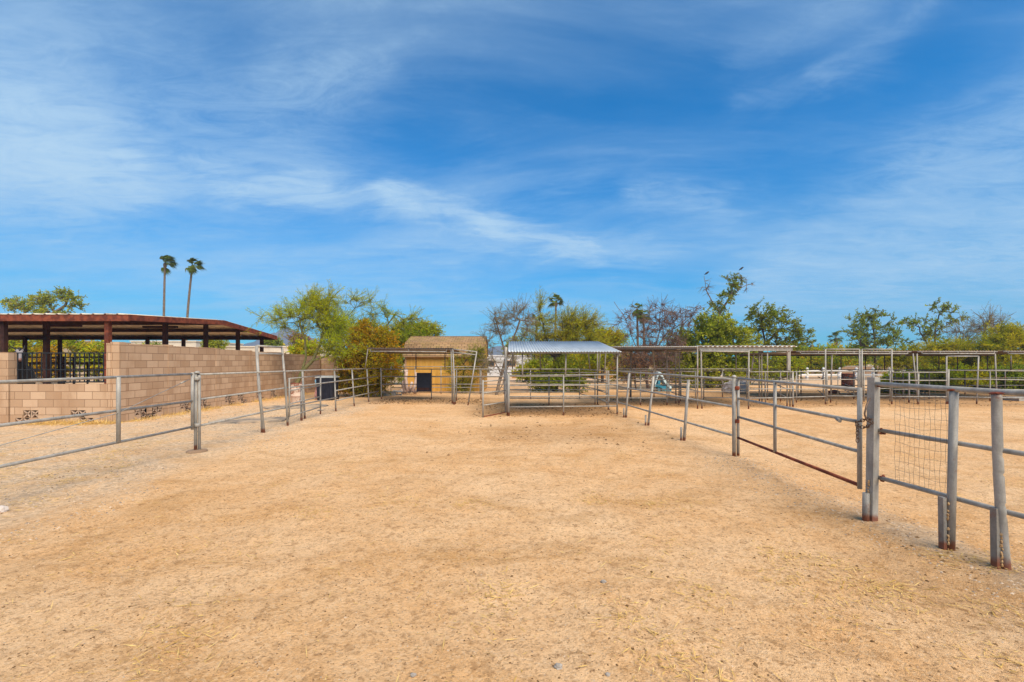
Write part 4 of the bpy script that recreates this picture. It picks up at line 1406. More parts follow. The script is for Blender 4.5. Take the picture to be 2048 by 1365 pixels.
MB().lathe(c, [(.33, 0), (.345, .03), (.34, .27), (.352, .29), (.34, .31), (.34, .55), (.352, .57), (.34, .59), (.34, .82), (.32, .82), (.32, .4), (.01, .4)], 20).build('drum', M['rust_dark'], t)
MB().lathe(c + Vector((0, 0, .82)), [(.335, 0), (.355, .008), (.35, .025), (.325, .025)], 20).build('rim', M['rust'], t)
mb = MB()
rr = random.Random(8)
for k in range(26):
    a = rr.uniform(math.pi, 2 * math.pi)
    z = rr.uniform(.08, .76)
    p = c + Vector((math.cos(a) * .343, math.sin(a) * .343, z))
    mb.blob(p, (.03, .03, .035), k, .6, 1)
mb.build('rust_scabs', M['rust'], t)

c = XY(655, 18.9)
t = thing('trash_bin', c, 'tall black bin with a grey lid standing behind the left fence', 'bin')
mb = MB()
w0, w1, d0, d1, hh = .31, .345, .28, .32, .92
lo = [Vector((c.x + a * w0, c.y + b * d0, 0)) for a, b in ((-1, -1), (1, -1), (1, 1), (-1, 1))]
hi = [Vector((c.x + a * w1, c.y + b * d1, hh)) for a, b in ((-1, -1), (1, -1), (1, 1), (-1, 1))]
for k in range(4):
    mb.poly([lo[k], lo[(k + 1) % 4], hi[(k + 1) % 4], hi[k]])
mb.poly(lo[::-1]); mb.poly(hi)
for k in (-.18, 0, .18):
    mb.box((c.x + k, c.y - .302, .42), (.03, .05, .7))
mb.build('body', M['black_plastic'], t)
mb = MB()
mb.box((c.x, c.y, hh + .025), (.76, .70, .045)); mb.box((c.x, c.y, hh + .06), (.62, .56, .03)); mb.box((c.x, c.y + .32, hh + .03), (.5, .08, .06))
mb.build('lid', M['grey_plastic'], t)
for s in (-1, 1):
    MB().tube([(c.x + s * .26, c.y + .30, .09), (c.x + s * .34, c.y + .30, .09)], .09, 14).build('wheel', M['black_plastic'], t)
c = XY(634.5, 19.1)
t = thing('feed_sack', c, 'crumpled blue and pink feed sacks propped up left of the black bin', 'sack')
t['label'] = 'tall crumpled feed sack, blue above and pink below, propped beside the black bin'
MB().blob(c + Vector((0, 0, .68)), (.10, .10, .15), 5, .5, 3).build('top', M['blue_bag'], t)
MB().blob(c + Vector((.03, 0, .28)), (.13, .12, .31), 9, .6, 3).build('body', M['pink_bag'], t)


def flat_mat(name, c, sx, sy, rz, h, lab, m_, seed):
    mb = MB()
    rr = random.Random(seed)
    n = 26
    ring = []
    for k in range(n):
        a = 2 * math.pi * k / n
        q = 1 / max(abs(math.cos(a)) ** 1, abs(math.sin(a)) ** 1)
        q = min(q, 1.22) * (1 + rr.uniform(-.07, .05))
        ring.append(Vector((math.cos(a) * sx * q, math.sin(a) * sy * q, 0)))
    Rm = Matrix.Rotation(rz, 3, 'Z')
    lo = [c + Rm @ p + Vector((0, 0, -.03)) for p in ring]
    hi = [c + Rm @ (p * .985) + Vector((0, 0, h + rr.uniform(-.008, .02))) for p in ring]
    for k in range(n):
        mb.poly([lo[k], lo[(k + 1) % n], hi[(k + 1) % n], hi[k]])
    ctr = c + Vector((0, 0, h))
    for k in range(n):
        mb.poly([hi[k], hi[(k + 1) % n], ctr])
    tag(mb.build(name, m_), lab, 'mat', 'grey mats on the ground')
flat_mat('rubber_mat', G(500, 843), 0.95, .45, .25, .035, 'large ragged grey mat lying on the gravel behind the leaning passage frame', M['slab_grey'], 3)
flat_mat('rubber_mat', G(592, 815), 1.0, .6, .2, .035, 'small grey mat lying in front of the rusty cream drum', M['slab_grey'], 5)

# items behind the right hand stalls
c = XY(1322, 24.5)
t = thing('plastic_slide', c, 'pale blue and teal plastic play slide in the shade behind the right hand fence', 'slide')
def loft(pts, w, th):
    prof = [Vector(p) for p in pts]
    mb = MB()
    low = [p - Vector((0, 0, th)) for p in prof]
    mb.prism(prof + low[::-1], (0, 0, 0), (0, w, 0))
    return mb
q = lambda px, py: P(px, py, 24.3)
loft([q(1310, 768), q(1313, 758), q(1317, 744.5), q(1320, 744), q(1325, 748), q(1328, 757), q(1334, 764), q(1340, 772), q(1343, 774)], .55, .18).build('chute', M['ice'], t)
loft([q(1311, 769), q(1317, 768), q(1324, 772), q(1332, 778), q(1340, 782), q(1343, 778)], .45, .14).build('base', M['teal'], t)
MB().box(q(1334, 777) + Vector((0, .28, 0)), (.5, .5, .25)).build('step', M['teal'], t)
MB().box(Vector((q(1319, 780).x, 24.55, .28)), (.12, .4, .56)).build('support', M['teal'], t)
rr = random.Random(11)
for i, (px, py, Y, s) in enumerate(((1455, 752, 23.5, .22), (1467, 748, 24, .26), (1481, 753, 23.2, .28), (1488, 768, 22.5, .2), (1462, 768, 22.8, .24))):
    c = XY(px, Y)
    mb = MB().blob(Vector((c.x, c.y, s * 1.1 + max(0, (P(px, py, Y).z - s) * .0))), (s * 1.25, s, s * 1.3), i + 2, .5, 3)
    tag(mb.build('pale_boulder', M['pale_rock']), ('large pale boulder in the heap behind the mesh gate, under the olive tree'), 'boulder', 'pale boulders behind the mesh gate')
c = XY(1968, 23.6)
t = thing('feed_tub', c, 'low wide black feed tub on the ground before the long dark hedge', 'tub')
MB().lathe(c, [(.50, 0), (.54, .02), (.60, .28), (.62, .28), (.62, .31), (.57, .31), (.52, .06), (.01, .05)], 24).build('tub', M['black_plastic'], t)
c = XY(1712, 21.0)
MB().blob(c + Vector((0, 0, .06)), (.35, .22, .12), 3, .4, 2).build('brown_rock', M['brown_wall'])
tag(bpy.context.scene.objects['brown_rock'], 'flat brown rock on the sand right of the rusty burn barrel', 'rock')
c = XY(1668, 22.6)
MB().blob(c + Vector((0, 0, .06)), (.26, .2, .12), 6, .4, 2).build('red_rock', M['rust'])
tag(bpy.context.scene.objects['red_rock'], 'small reddish rock on the sand left of the rusty burn barrel', 'rock')
MB().box(XY(2050, 18.6, .06), (1.4, .7, .16), .06).build('concrete_slab', M['concrete'])
tag(bpy.context.scene.objects['concrete_slab.001'], 'flat concrete slab on the ground at the right edge behind the long pipe fence', 'slab')

# white rail fence and low brown wall far behind
Yw = 41.0
t = thing('rail_fence', XY(1690, Yw), 'white two rail fence far behind the stalls on the right', 'fence')
for k, px in enumerate(range(1416, 1900, 33)):
    mb = MB().box(XY(px, Yw, .45), (.17, .17, 1.0))
    mb.lathe(XY(px, Yw, .95), [(.115, 0), (.115, .03), (.02, .07)], 4, False)
    mb.build('post', M['white_paint'], t)
for z, h in ((.72, .17), (.36, .14)):
    MB().box(XY(1658, Yw - .095, z), (XY(1900, Yw).x - XY(1416, Yw).x, .04, h)).build('rail', M['white_paint'], t)
t = thing('low_wall', XY(1700, 56), 'low brown wall far behind the white rail fence', 'wall')
MB().box(XY(1690, 56, .42), (30, .3, 1.0)).build('body', M['brown_wall'], t)
MB().box(XY(1690, 56, .955), (30.1, .36, .07)).build('coping', M['concrete'], t)
t = thing('board_fence', XY(1150, 42), 'orange brown board fence beyond the zinc roofed stall', 'fence')
for k in range(18):
    x = XY(1030, 42).x + k * .62
    MB().box((x, 42 + .004 * (k % 2), .32), (.60, .03, .72 + .02 * (k % 3))).build('board', M['orange_wood'], t)
MB().box((XY(1030, 42).x + 5.3, 42.06, .5), (11, .05, .09)).build('rail', M['orange_wood'], t)

# trailer and houses far behind
def house(lab, cat, p0, p1, ptop, Y, depth, m_, name='house', win=()):
    a, b = XY(p0, Y).x, XY(p1, Y).x
    h = P(0, ptop, Y).z
    t = thing(name, ((a + b) / 2, Y + depth / 2, 0), lab, cat)
    MB().box(((a + b) / 2, Y + depth / 2, h / 2 - .1), (b - a, depth, h + .2)).build('wall', m_, t)
    MB().box(((a + b) / 2, Y + depth / 2, h + .06), (b - a + .16, depth + .16, .12)).build('roof', m_, t)
    for (u, z, w, hh) in win:
        x = a + (b - a) * u
        f = MB().box((x, Y - .012, z), (w + .14, .03, hh + .14)).build('window', M['trim'], t)
        q = MB().box((x, Y - .022, z), (w, .02, hh)).build('pane', M['glass'], f)
house('pale flat roofed house seen under the right part of the barn roof', 'house', 262, 392, 684, 46, 8, M['house'], win=((.28, 2.2, 1.2, 1.0), (.72, 2.2, 1.2, 1.0)))
house('long pale flat roofed house behind the far end of the block wall', 'house', 425, 600, 695, 44, 8, M['house'], win=((.3, 1.8, 1.2, .8), (.8, 1.8, 1.2, .8)))
house('tan flat roofed house seen through the middle of the barn', 'house', 120, 178, 684, 48, 8, M['house_tan'], win=((.5, 2.0, .9, .9),))
house('pale grey horizontally sided trailer right of the tan shed', 'trailer', 962, 1062, 713, 46, 5, M['trailer'], 'trailer', win=((.18, 1.35, .9, .5), (.6, 1.35, .9, .5)))

# ------------------------------------------------------------------ barn with the rusty roof
t = thing('open_barn', (-18, 19, 0), 'open sided barn with a rusty edged metal roof behind the block wall', 'barn')
bx0, bx1 = -31.0, -12.2
pl = [(14.45, 3.10), (19.3, 3.34), (23.7, 2.91)]
corrugated('roof', M['roof_cream'], t, bx0, bx1, pl, 0.38, 0.032, 0.012, box_rib=True)
def zroof(y): return float(np.interp(y, [p[0] for p in pl], [p[1] for p in pl]))
MB().box(((bx0 + bx1) / 2, 14.50, 2.985), (bx1 - bx0, .07, .205)).build('fascia', M['rust'], t)
for (ya, yb) in ((14.54, 19.3), (19.3, 23.66)):
    a, b = Vector((bx1 - .03, ya, zroof(ya) - .105)), Vector((bx1 - .03, yb, zroof(yb) - .105))
    MB().bar(a, b, .06, .19).build('fascia', M['rust'], t)
for y, h in ((16.8, .14), (19.3, .18), (21.5, .13), (23.6, .20)):
    MB().box(((bx0 + bx1) / 2 - .05, y, zroof(y) - .02 - h / 2), (bx1 - bx0 - .14, .11, h)).build('beam', M['rust_dark'], t)
for k, y in enumerate((14.65, 17.0, 19.25, 21.5, 23.55)):
    MB().box((-12.95 if k else -13.0, y, (zroof(y) - .1) / 2 - .05), (.135, .135, zroof(y))).build('post', M['rust_dark' if k else 'rust'], t)
for (px, y) in ((8, 14.7), (93, 15.6), (120, 23.5), (50, 23.5), (295, 23.5), (367, 23.5), (-60, 15.6)):
    c = XY(px, y)
    MB().box((c.x, y, (zroof(y) - .1) / 2 - .05), (.13, .13, zroof(y))).build('post', M['rust_dark'], t)
MB().box((-15.9, 16.1, 2.86), (1.3, .12, .08)).build('ceiling_light', M['rust_dark'], t)
MB().box((-13.6, 17.6, 2.93), (1.3, .12, .08)).build('ceiling_light', M['rust_dark'], t)
t = pipe_thing('stall_fence', XY(130, 19.6), 'dark brown stall rails inside the barn, seen through the iron railing', 'fence', None,
               rails=[([XY(-60, 19.6, z), XY(222, 19.6, z)], .03, 'rust_dark') for z in (1.77, 1.53, 1.18, .85)],
               posts=[([XY(px, 19.6, -.1), XY(px, 19.6, 1.8)], .045, 'rust_dark') for px in (-50, 30, 128, 148, 222)])
t = pipe_thing('stall_fence', XY(170, 23.0), 'lower dark brown stall rails further inside the barn, beyond the first', 'fence', None,
               rails=[([XY(60, 23.0, z), XY(330, 23.0, z)], .03, 'rust_dark') for z in (1.45, 1.2, .9, .55)],
               posts=[([XY(px, 23.0, -.1), XY(px, 23.0, 1.5)], .04, 'rust_dark') for px in (60, 175, 250, 330)])


# ------------------------------------------------------------------ the horse
def horse():
    base = XY(40, 13.3, 0)
    t_obj = bpy.data.objects.new('tmp', bpy.data.meshes.new('tmp'))
    V, E, Rr = [], [], []
    def add(p, r, par=None):
        V.append(p); Rr.append(r)
        if par is not None: E.append((par, len(V) - 1))
        return len(V) - 1
    root = add((0, .62, 1.16), (.33, .35))
    ch = add((0, .12, 1.17), (.27, .34), root)
    hip = add((0, 1.22, 1.22), (.31, .33), root)
    rump = add((0, 1.50, 1.13), (.22, .24), hip)
    tl = add((0, 1.62, 1.10), (.05, .05), rump)
    tl = add((0, 1.72, .85), (.07, .07), tl)
    add((0, 1.72, .45), (.03, .03), tl)
    nk = add((0, -.06, 1.38), (.17, .25), ch)
    nk = add((0, -.20, 1.62), (.125, .18), nk)
    poll = add((0, -.30, 1.84), (.095, .12), nk)
    fh = add((0, -.42, 1.85), (.105, .105), poll)
    fm = add((0, -.56, 1.735), (.078, .082), fh)
    mz = add((0, -.67, 1.635), (.062, .062), fm)
    add((0, -.70, 1.600), (.05, .048), mz)
    for s in (-1, 1):
        e = add((s * .07, -.30, 1.94), (.032, .022), poll)
        if s < 0:
            e = add((-.12, -.29, 1.99), (.036, .018), e); add((-.20, -.28, 2.055), (.008, .006), e)
        else:
            e = add((.095, -.28, 2.01), (.036, .018), e); add((.105, -.27, 2.075), (.008, .006), e)
        sh = add((s * .15, .08, 1.0), (.12, .16), ch)
        kn = add((s * .15, .05, .52), (.062, .07), sh)
        ft = add((s * .15, .06, .14), (.042, .045), kn)
        add((s * .15, .0, .03), (.06, .065), ft)
        th = add((s * .17, 1.28, .98), (.15, .20), hip)
        st = add((s * .17, 1.18, .80), (.11, .14), th)
        hk_ = add((s * .16, 1.47, .52), (.055, .07), st)
        ft = add((s * .16, 1.42, .14), (.042, .045), hk_)
        add((s * .16, 1.36, .03), (.06, .065), ft)
    me = t_obj.data
    me.from_pydata(V, E, [])
    COL.objects.link(t_obj)
    t_obj.modifiers.new('skin', 'SKIN')
    for i, r in enumerate(Rr):
        sv = me.skin_vertices[0].data[i]
        sv.radius = r
        sv.use_root = (i == root)
    ss = t_obj.modifiers.new('sub', 'SUBSURF')
    ss.levels = 2
    dg = bpy.context.evaluated_depsgraph_get()
    ev = t_obj.evaluated_get(dg)
    body = bpy.data.meshes.new_from_object(ev)
    bpy.data.objects.remove(t_obj)
    body.materials.clear()
    HR = Matrix.Rotation(R(46), 4, 'Z')
    body.transform(HR)
    t = thing('horse', base, 'dark horse with a pale grey face looking out over the iron railing', 'horse')
    o = link('body', body, [M['horse'], M['horse_face'], M['horse_nose']], t)
    for p in body.polygons:
        c, n = HR.inverted() @ p.center, HR.to_3x3().inverted() @ p.normal
        p.use_smooth = True
        p.material_index = 0
        if c.y < -.36 and abs(c.x) < .062 and n.y < -.2 and c.z > 1.66: p.material_index = 1
        if c.y < -.60 and c.z < 1.69: p.material_index = 2
    for s in (-1, 1):
        MB().blob(base + HR @ Vector((s * .092, -.47, 1.835)), (.024, .026, .026), 1, 0, 2).build('eye', M['black_plastic'], t)
    MB().tube([base + HR @ Vector(v) for v in ((0, -.30, 1.96), (.01, -.43, 1.955), (.0, -.50, 1.90))], [.05, .035, .008], 8).build('forelock', M['horse'], t)


horse()


# ------------------------------------------------------------------ plants
def tubes_np(segs, n=5):
    """segs: (a, b, ra, rb) arrays -> verts, quads"""
    a = np.array([s[0] for s in segs]); b = np.array([s[1] for s in segs])
    ra = np.array([s[2] for s in segs]); rb = np.array([s[3] for s in segs])
    d = b - a
    L = np.linalg.norm(d, axis=1, keepdims=True)
    d = d / np.maximum(L, 1e-6)
    up = np.where(np.abs(d[:, 2:3]) < .9, np.array([[0, 0, 1.0]]), np.array([[0, 1.0, 0]]))
    s = np.cross(d, up); s /= np.linalg.norm(s, axis=1, keepdims=True)
    u = np.cross(s, d)
    ang = 2 * np.pi * np.arange(n) / n
    ring = s[:, None, :] * np.cos(ang)[None, :, None] + u[:, None, :] * np.sin(ang)[None, :, None]
    V0 = a[:, None, :] + ring * ra[:, None, None]
    V1 = b[:, None, :] + ring * rb[:, None, None]
    V = np.concatenate([V0, V1], 1).reshape(-1, 3)
    base = (np.arange(len(segs)) * 2 * n)[:, None]
    k = np.arange(n)
    Q = np.stack([base + k, base + (k + 1) % n, base + n + (k + 1) % n, base + n + k], -1).reshape(-1, 4)
    return V, Q


def unit(v):
    return v / np.maximum(np.linalg.norm(v, axis=-1, keepdims=True), 1e-9)


def leaves_np(pos, dirs, ln, wd, r, flat=False):
    """diamond leaves at pos along dirs"""
    n = len(pos)
    rnd = unit(r.normal(size=(n, 3))) if not flat else unit(r.normal(size=(n, 3)) * .25 + np.array([0, 0, 1.0]))
    side = unit(np.cross(dirs, rnd))
    ln = np.asarray(ln)[:, None]; wd = np.asarray(wd)[:, None]
    a = pos
    b = pos + dirs * ln * .5 + side * wd * .5
    c = pos + dirs * ln
    d = pos + dirs * ln * .5 - side * wd * .5
    V = np.stack([a, b, c, d], 1).reshape(-1, 3)
    Q = np.arange(n * 4).reshape(n, 4)
    return V, Q


STY = {  # twigs per tip, twig length, leaves per twig, leaf length, leaf width, spread, droop, twig radius
    'palo': dict(tw=9, L=.80, lv=20, ll=.14, lw=.017, spread=.55, droop=.10, tr=.005),
    'palo_dense': dict(tw=10, L=.60, lv=24, ll=.12, lw=.030, spread=.8, droop=.10, tr=.005),
    'broom': dict(tw=9, L=.85, lv=16, ll=.22, lw=.018, spread=.42, droop=-.05, tr=.005),
    'thin': dict(tw=7, L=.75, lv=9, ll=.13, lw=.013, spread=.6, droop=-.02, tr=.006),
    'leafy': dict(tw=5, L=.40, lv=16, ll=.095, lw=.055, spread=.9, droop=.0, tr=.006),
    'leafy_big': dict(tw=5, L=.60, lv=12, ll=.17, lw=.085, spread=.9, droop=.05, tr=.010),
    'bush': dict(tw=6, L=.34, lv=20, ll=.075, lw=.040, spread=1.0, droop=.0, tr=.004),
    'dead': dict(tw=9, L=.75, lv=3.0, ll=.07, lw=.03, spread=.8, droop=.03, tr=.0065),
    'deadleaf': dict(tw=5, L=.55, lv=8, ll=.07, lw=.035, spread=.9, droop=.1, tr=.006),
    'far': dict(tw=6, L=1.0, lv=14, ll=.30, lw=.17, spread=1.0, droop=.05, tr=.012),
}


def make_plant(name, label, cat, base, trunks, blobs, style, leaf, bark, seed, group=None, r0=.10, bias=(0, 0, .35), stems=0, size=1.0, crown='crown', leafless=None):
    """trunks: polylines (lists of points); blobs: (centre, (rx, ry, rz), n)"""
    r = np.random.default_rng(seed)
    base = Vector(base)
    st = dict(STY[style])
    st['tr'] = max(st['tr'], base.y * .00040)
    nodes, par = [], []
    for tr in trunks:
        pts = [np.array(p, float) for p in tr]
        prev = -1
        for i, p in enumerate(pts):
            if i:
                a = pts[i - 1]
                k = max(1, int(np.linalg.norm(p - a) / .45))
                for q in range(1, k + 1):
                    nodes.append(a + (p - a) * q / k + (r.normal(size=3) * .025 if q < k else 0))
                    par.append(prev); prev = len(nodes) - 1
            else:
                # start from an existing node when the limb begins on another one
                if nodes:
                    dd = np.linalg.norm(np.array(nodes) - p, axis=1)
                    if dd.min() < .5:
                        prev = int(dd.argmin()); continue
                nodes.append(p); par.append(-1); prev = len(nodes) - 1
    ntr = len(nodes)
    T = []
    bl = []
    for bi, (c, rad, n) in enumerate(blobs):
        v = unit(r.normal(size=(n, 3))) * (r.random((n, 1)) ** .45)
        v = v * np.array(rad) + np.array(c)
        T.append(v); bl += [bi] * n
    T = np.concatenate(T)
    bl = np.array(bl)
    T[:, 2] = np.maximum(T[:, 2], .08)
    order = np.argsort(np.min(np.linalg.norm(T[:, None, :] - np.array(nodes)[None, ::2, :], axis=2), axis=1))
    tips = []
    depth = [0.0] * len(nodes)
    for j in order:
        tgt = T[j]
        N = np.array(nodes)
        d = np.linalg.norm(N - tgt, axis=1)
        cost = d + .30 * np.array(depth) + np.where(N[:, 2] > tgt[2] + .25, .8, 0)
        i = int(cost.argmin())
        p0 = N[i]
        L = d[i]
        k = max(2, int(L / .35))
        prev = i
        sag = r.normal(size=3) * .10 * L
        for q in range(1, k + 1):
            u = q / k
            p = p0 + (tgt - p0) * u + (np.array([0, 0, .16 * L]) + sag) * math.sin(math.pi * u) * (1 if q < k else 0)
            nodes.append(p); par.append(prev); depth.append(depth[prev] + L / k); prev = len(nodes) - 1
        tips.append((prev, j))
    cnt = np.zeros(len(nodes))
    for (i, j) in tips: cnt[i] += 1
    for i in range(len(nodes) - 1, -1, -1):
        if par[i] >= 0: cnt[par[i]] += cnt[i]
    tot = max(1, cnt[0] if len(trunks) == 1 else cnt.max())
    rad = np.maximum(st['tr'] * 1.3, r0 * (np.maximum(cnt, .5) / tot) ** .52)
    segs = [(nodes[par[i]], nodes[i], min(rad[par[i]], rad[i] * 1.25), rad[i]) for i in range(len(nodes)) if par[i] >= 0]
    roots = [i for i in range(len(nodes)) if par[i] < 0]
    for i in roots:
        q = nodes[i].copy(); q[2] = -.15
        segs.append((q, nodes[i], rad[i] * 1.25, rad[i] * 1.05))
    bV, bQ = tubes_np(segs, 6)
    # twigs and leaves
    tip_i = np.array([t_[0] for t_ in tips])
    tp = np.array(nodes)[tip_i]
    pd = tp - np.array(nodes)[np.array(par)[tip_i]]
    pd = unit(pd)
    ntw = int(st['tw'])
    O = np.repeat(tp, ntw, 0)
    D = unit(np.repeat(pd, ntw, 0) * .7 + r.normal(size=(len(O), 3)) * st['spread'] + np.array(bias))
    O = O - D * (r.random((len(O), 1)) * .25 * st['L'] * size)
    TL = st['L'] * size * (.55 + .75 * r.random((len(O), 1)))
    E = O + D * TL + np.array([0, 0, -st['droop']]) * TL
    tsegs = list(zip(O, E, np.full(len(O), st['tr']), np.full(len(O), st['tr'] * .45)))
    tV, tQ = tubes_np(tsegs, 3)
    trunk_V = np.concatenate([bV, tV]); trunk_Q = np.concatenate([bQ, tQ + len(bV)])
    lvn = st['lv']
    if leafless is not None:
        keep = np.array([bl[t_[1]] not in leafless for t_ in tips])
        keep = np.repeat(keep, ntw)
    else:
        keep = np.ones(len(O), bool)
    Ok, Ek, Dk = O[keep], E[keep], D[keep]
    reps = r.poisson(lvn, len(Ok)) if lvn < 4 else np.full(len(Ok), int(lvn))
    idx = np.repeat(np.arange(len(Ok)), reps)
    u = r.random((len(idx), 1)) ** .75
    pos = Ok[idx] + (Ek[idx] - Ok[idx]) * u + r.normal(size=(len(idx), 3)) * .02 * size
    ld = unit(Dk[idx] * .6 + r.normal(size=(len(idx), 3)) * .55 + np.array([bias[0], bias[1], 0]) * .5)
    lV, lQ = leaves_np(pos, ld, st['ll'] * size * (.6 + .8 * r.random(len(idx))), st['lw'] * size * (.6 + .8 * r.random(len(idx))), r)
    twt = r.random(len(Ok))
    tint = np.clip(twt[idx] * .6 + r.random(len(idx)) * .4, 0, 1)
    t = thing(name, base, label, cat, group)
    off = np.array(base)
    link('trunk' if not stems else 'stems', np_mesh('trunk', trunk_V - off, trunk_Q), bark, t)
    if len(lQ):
        link(crown, np_mesh(crown, lV - off, lQ, tint), leaf, t)
    return t


def bb(px, py, Y, rx, rz, n, ry=None):
    """blob given where it appears, at depth Y"""
    k = Y / FPX
    return (tuple(P(px, py, Y)), (rx * k, (ry if ry else min(rx, rz) * 1.1 * k), rz * k), n)


def tl(Y, *pp, dy=0.0):
    return [tuple(P(x_, y_, Y + dy * i)) for i, (x_, y_) in enumerate(pp)]


def at0(px, Y):
    return XY(px, Y, 0)


# palo verde by the wall
Y = 19.3
make_plant('palo_verde', 'feathery light green palo verde tree leaning from behind the rusty cream drum', 'tree', at0(596, Y),
           [tl(Y, (597, 798), (594, 770), (603, 745), (625, 722), (640, 690), (648, 655)), tl(Y, (603, 745), (612, 715), (610, 680), (600, 650)), tl(Y, (625, 722), (655, 712), (690, 690)), tl(Y, (594, 770), (585, 750), (592, 742))],
           [bb(603, 628, Y, 50, 34, 30), bb(640, 612, Y, 45, 30, 30), bb(655, 650, Y, 40, 32, 34), bb(548, 634, Y, 24, 14, 5), bb(582, 650, Y, 24, 20, 5), bb(672, 690, Y, 34, 26, 26)],
           'palo', M['l_palo'], M['trunk_green'], 11, r0=.085, bias=(.12, 0, .25), size=.92)
# golden bush
Y = 20.6
make_plant('golden_bush', 'dense golden olive bush between the leaning palo verde and the flat shade shelter', 'bush', at0(725, Y),
           [tl(Y, (725, 793), (720, 750), (715, 700)), tl(Y, (735, 793), (745, 740), (750, 700)), tl(Y, (705, 793), (700, 750))],
           [bb(735, 690, Y, 55, 45, 90), bb(705, 725, Y, 42, 45, 70), bb(755, 735, Y, 40, 45, 70), bb(700, 770, Y, 32, 20, 35), bb(740, 775, Y, 42, 16, 35), bb(765, 700, Y, 30, 40, 40)],
           'bush', M['l_gold'], M['trunk_dark'], 12, r0=.07, size=1.15, stems=1)
Y = 23.0
make_plant('palo_verde', 'pale green palo verde of long arching twigs rising behind the golden bush', 'tree', at0(730, Y),
           [tl(Y, (730, 786), (715, 720), (700, 650)), tl(Y, (715, 720), (760, 670), (790, 630)), tl(Y, (715, 720), (690, 680))],
           [bb(690, 665, Y, 45, 36, 46), bb(715, 610, Y, 34, 18, 7), bb(765, 625, Y, 40, 18, 8), bb(740, 660, Y, 40, 20, 20), bb(815, 640, Y, 44, 14, 8)],
           'palo', M['l_palo'], M['trunk_green'], 13, r0=.08, bias=(.35, 0, .3), size=1.0)
Y = 31.0
make_plant('leafy_tree', 'green leafy tree standing behind the left end of the tan shed', 'tree', at0(815, Y),
           [tl(Y, (815, 769), (815, 730), (825, 690)), tl(Y, (815, 730), (780, 690))],
           [bb(820, 672, Y, 52, 26, 60), bb(785, 690, Y, 42, 36, 50), bb(850, 665, Y, 28, 14, 14), bb(790, 735, Y, 40, 30, 36)],
           'palo_dense', M['l_green'], M['trunk_dark'], 14, r0=.12, bias=(.2, 0, .2), size=1.25)
Y = 22.9
make_plant('leafy_shrub', 'light green tall shrub against the right half of the tan shed', 'shrub', at0(925, Y),
           [tl(Y, (925, 786), (924, 760), (930, 735)), tl(Y, (921, 786), (915, 750))],
           [bb(938, 722, Y, 32, 22, 26), bb(903, 735, Y, 20, 16, 8), bb(956, 712, Y, 16, 20, 8), bb(925, 768, Y, 17, 18, 24)],
           'palo', M['l_yellow'], M['trunk_dark'], 15, r0=.05, size=.72, stems=1)
Y = 21.6
make_plant('bare_palo_verde', 'nearly bare grey green tree with leaning stems between the shed and the zinc roof', 'tree', at0(996, Y),
           [tl(Y, (993, 790), (1003, 750), (1012, 715), (1025, 680), (1040, 640)), tl(Y, (998, 790), (1012, 745), (1030, 700)), tl(Y, (1003, 750), (985, 715), (970, 690)), tl(Y, (1012, 715), (1000, 670), (990, 635))],
           [bb(985, 665, Y, 24, 42, 18), bb(1010, 640, Y, 30, 30, 20), bb(1040, 640, Y, 30, 34, 24), bb(985, 725, Y, 22, 26, 14), bb(1025, 700, Y, 25, 30, 18)],
           'thin', M['l_thin'], M['trunk_grey'], 16, r0=.075, bias=(.05, 0, .45), size=.9)
Y = 23.6
make_plant('windswept_palo_verde', 'olive green broom like tree swept to the right, rising behind the zinc roof', 'tree', at0(1108, Y),
           [tl(Y, (1108, 785), (1110, 745), (1112, 715), (1120, 680)), tl(Y, (1112, 715), (1090, 670), (1082, 630)), tl(Y, (1112, 715), (1145, 680), (1165, 650)), tl(Y, (1112, 715), (1060, 690))],
           [bb(1135, 664, Y, 38, 26, 30), bb(1168, 652, Y, 26, 22, 22), bb(1085, 655, Y, 22, 34, 15), bb(1110, 692, Y, 55, 22, 34), bb(1178, 692, Y, 26, 18, 14), bb(1060, 692, Y, 25, 22, 12), bb(1078, 618, Y, 10, 14, 3)],
           'broom', M['l_broom'], M['trunk_dark'], 17, r0=.13, bias=(.40, 0, .50), size=1.0)
Y = 23.2
make_plant('dark_bush', 'low dark bush around the foot of the windswept tree, seen through the zinc roofed stall', 'bush', at0(1115, Y),
           [tl(Y, (1115, 785), (1115, 765))],
           [bb(1112, 762, Y, 38, 18, 50), bb(1150, 766, Y, 20, 14, 20), bb(1080, 768, Y, 18, 12, 16), bb(1130, 735, Y, 55, 18, 36)],
           'bush', M['l_dark'], M['trunk_dark'], 18, r0=.05, stems=1, size=1.2)
Y = 33.0
make_plant('yellow_bush_tree', 'yellowish green rounded tree between the windswept tree and the dead tree', 'tree', at0(1205, Y),
           [tl(Y, (1205, 767), (1205, 730), (1205, 700))],
           [bb(1195, 682, Y, 32, 20, 40), bb(1225, 678, Y, 28, 18, 36), bb(1210, 715, Y, 45, 24, 44), bb(1170, 720, Y, 30, 25, 26)],
           'palo_dense', M['l_bright'], M['trunk_dark'], 19, r0=.11, size=1.2)
Y = 26.0
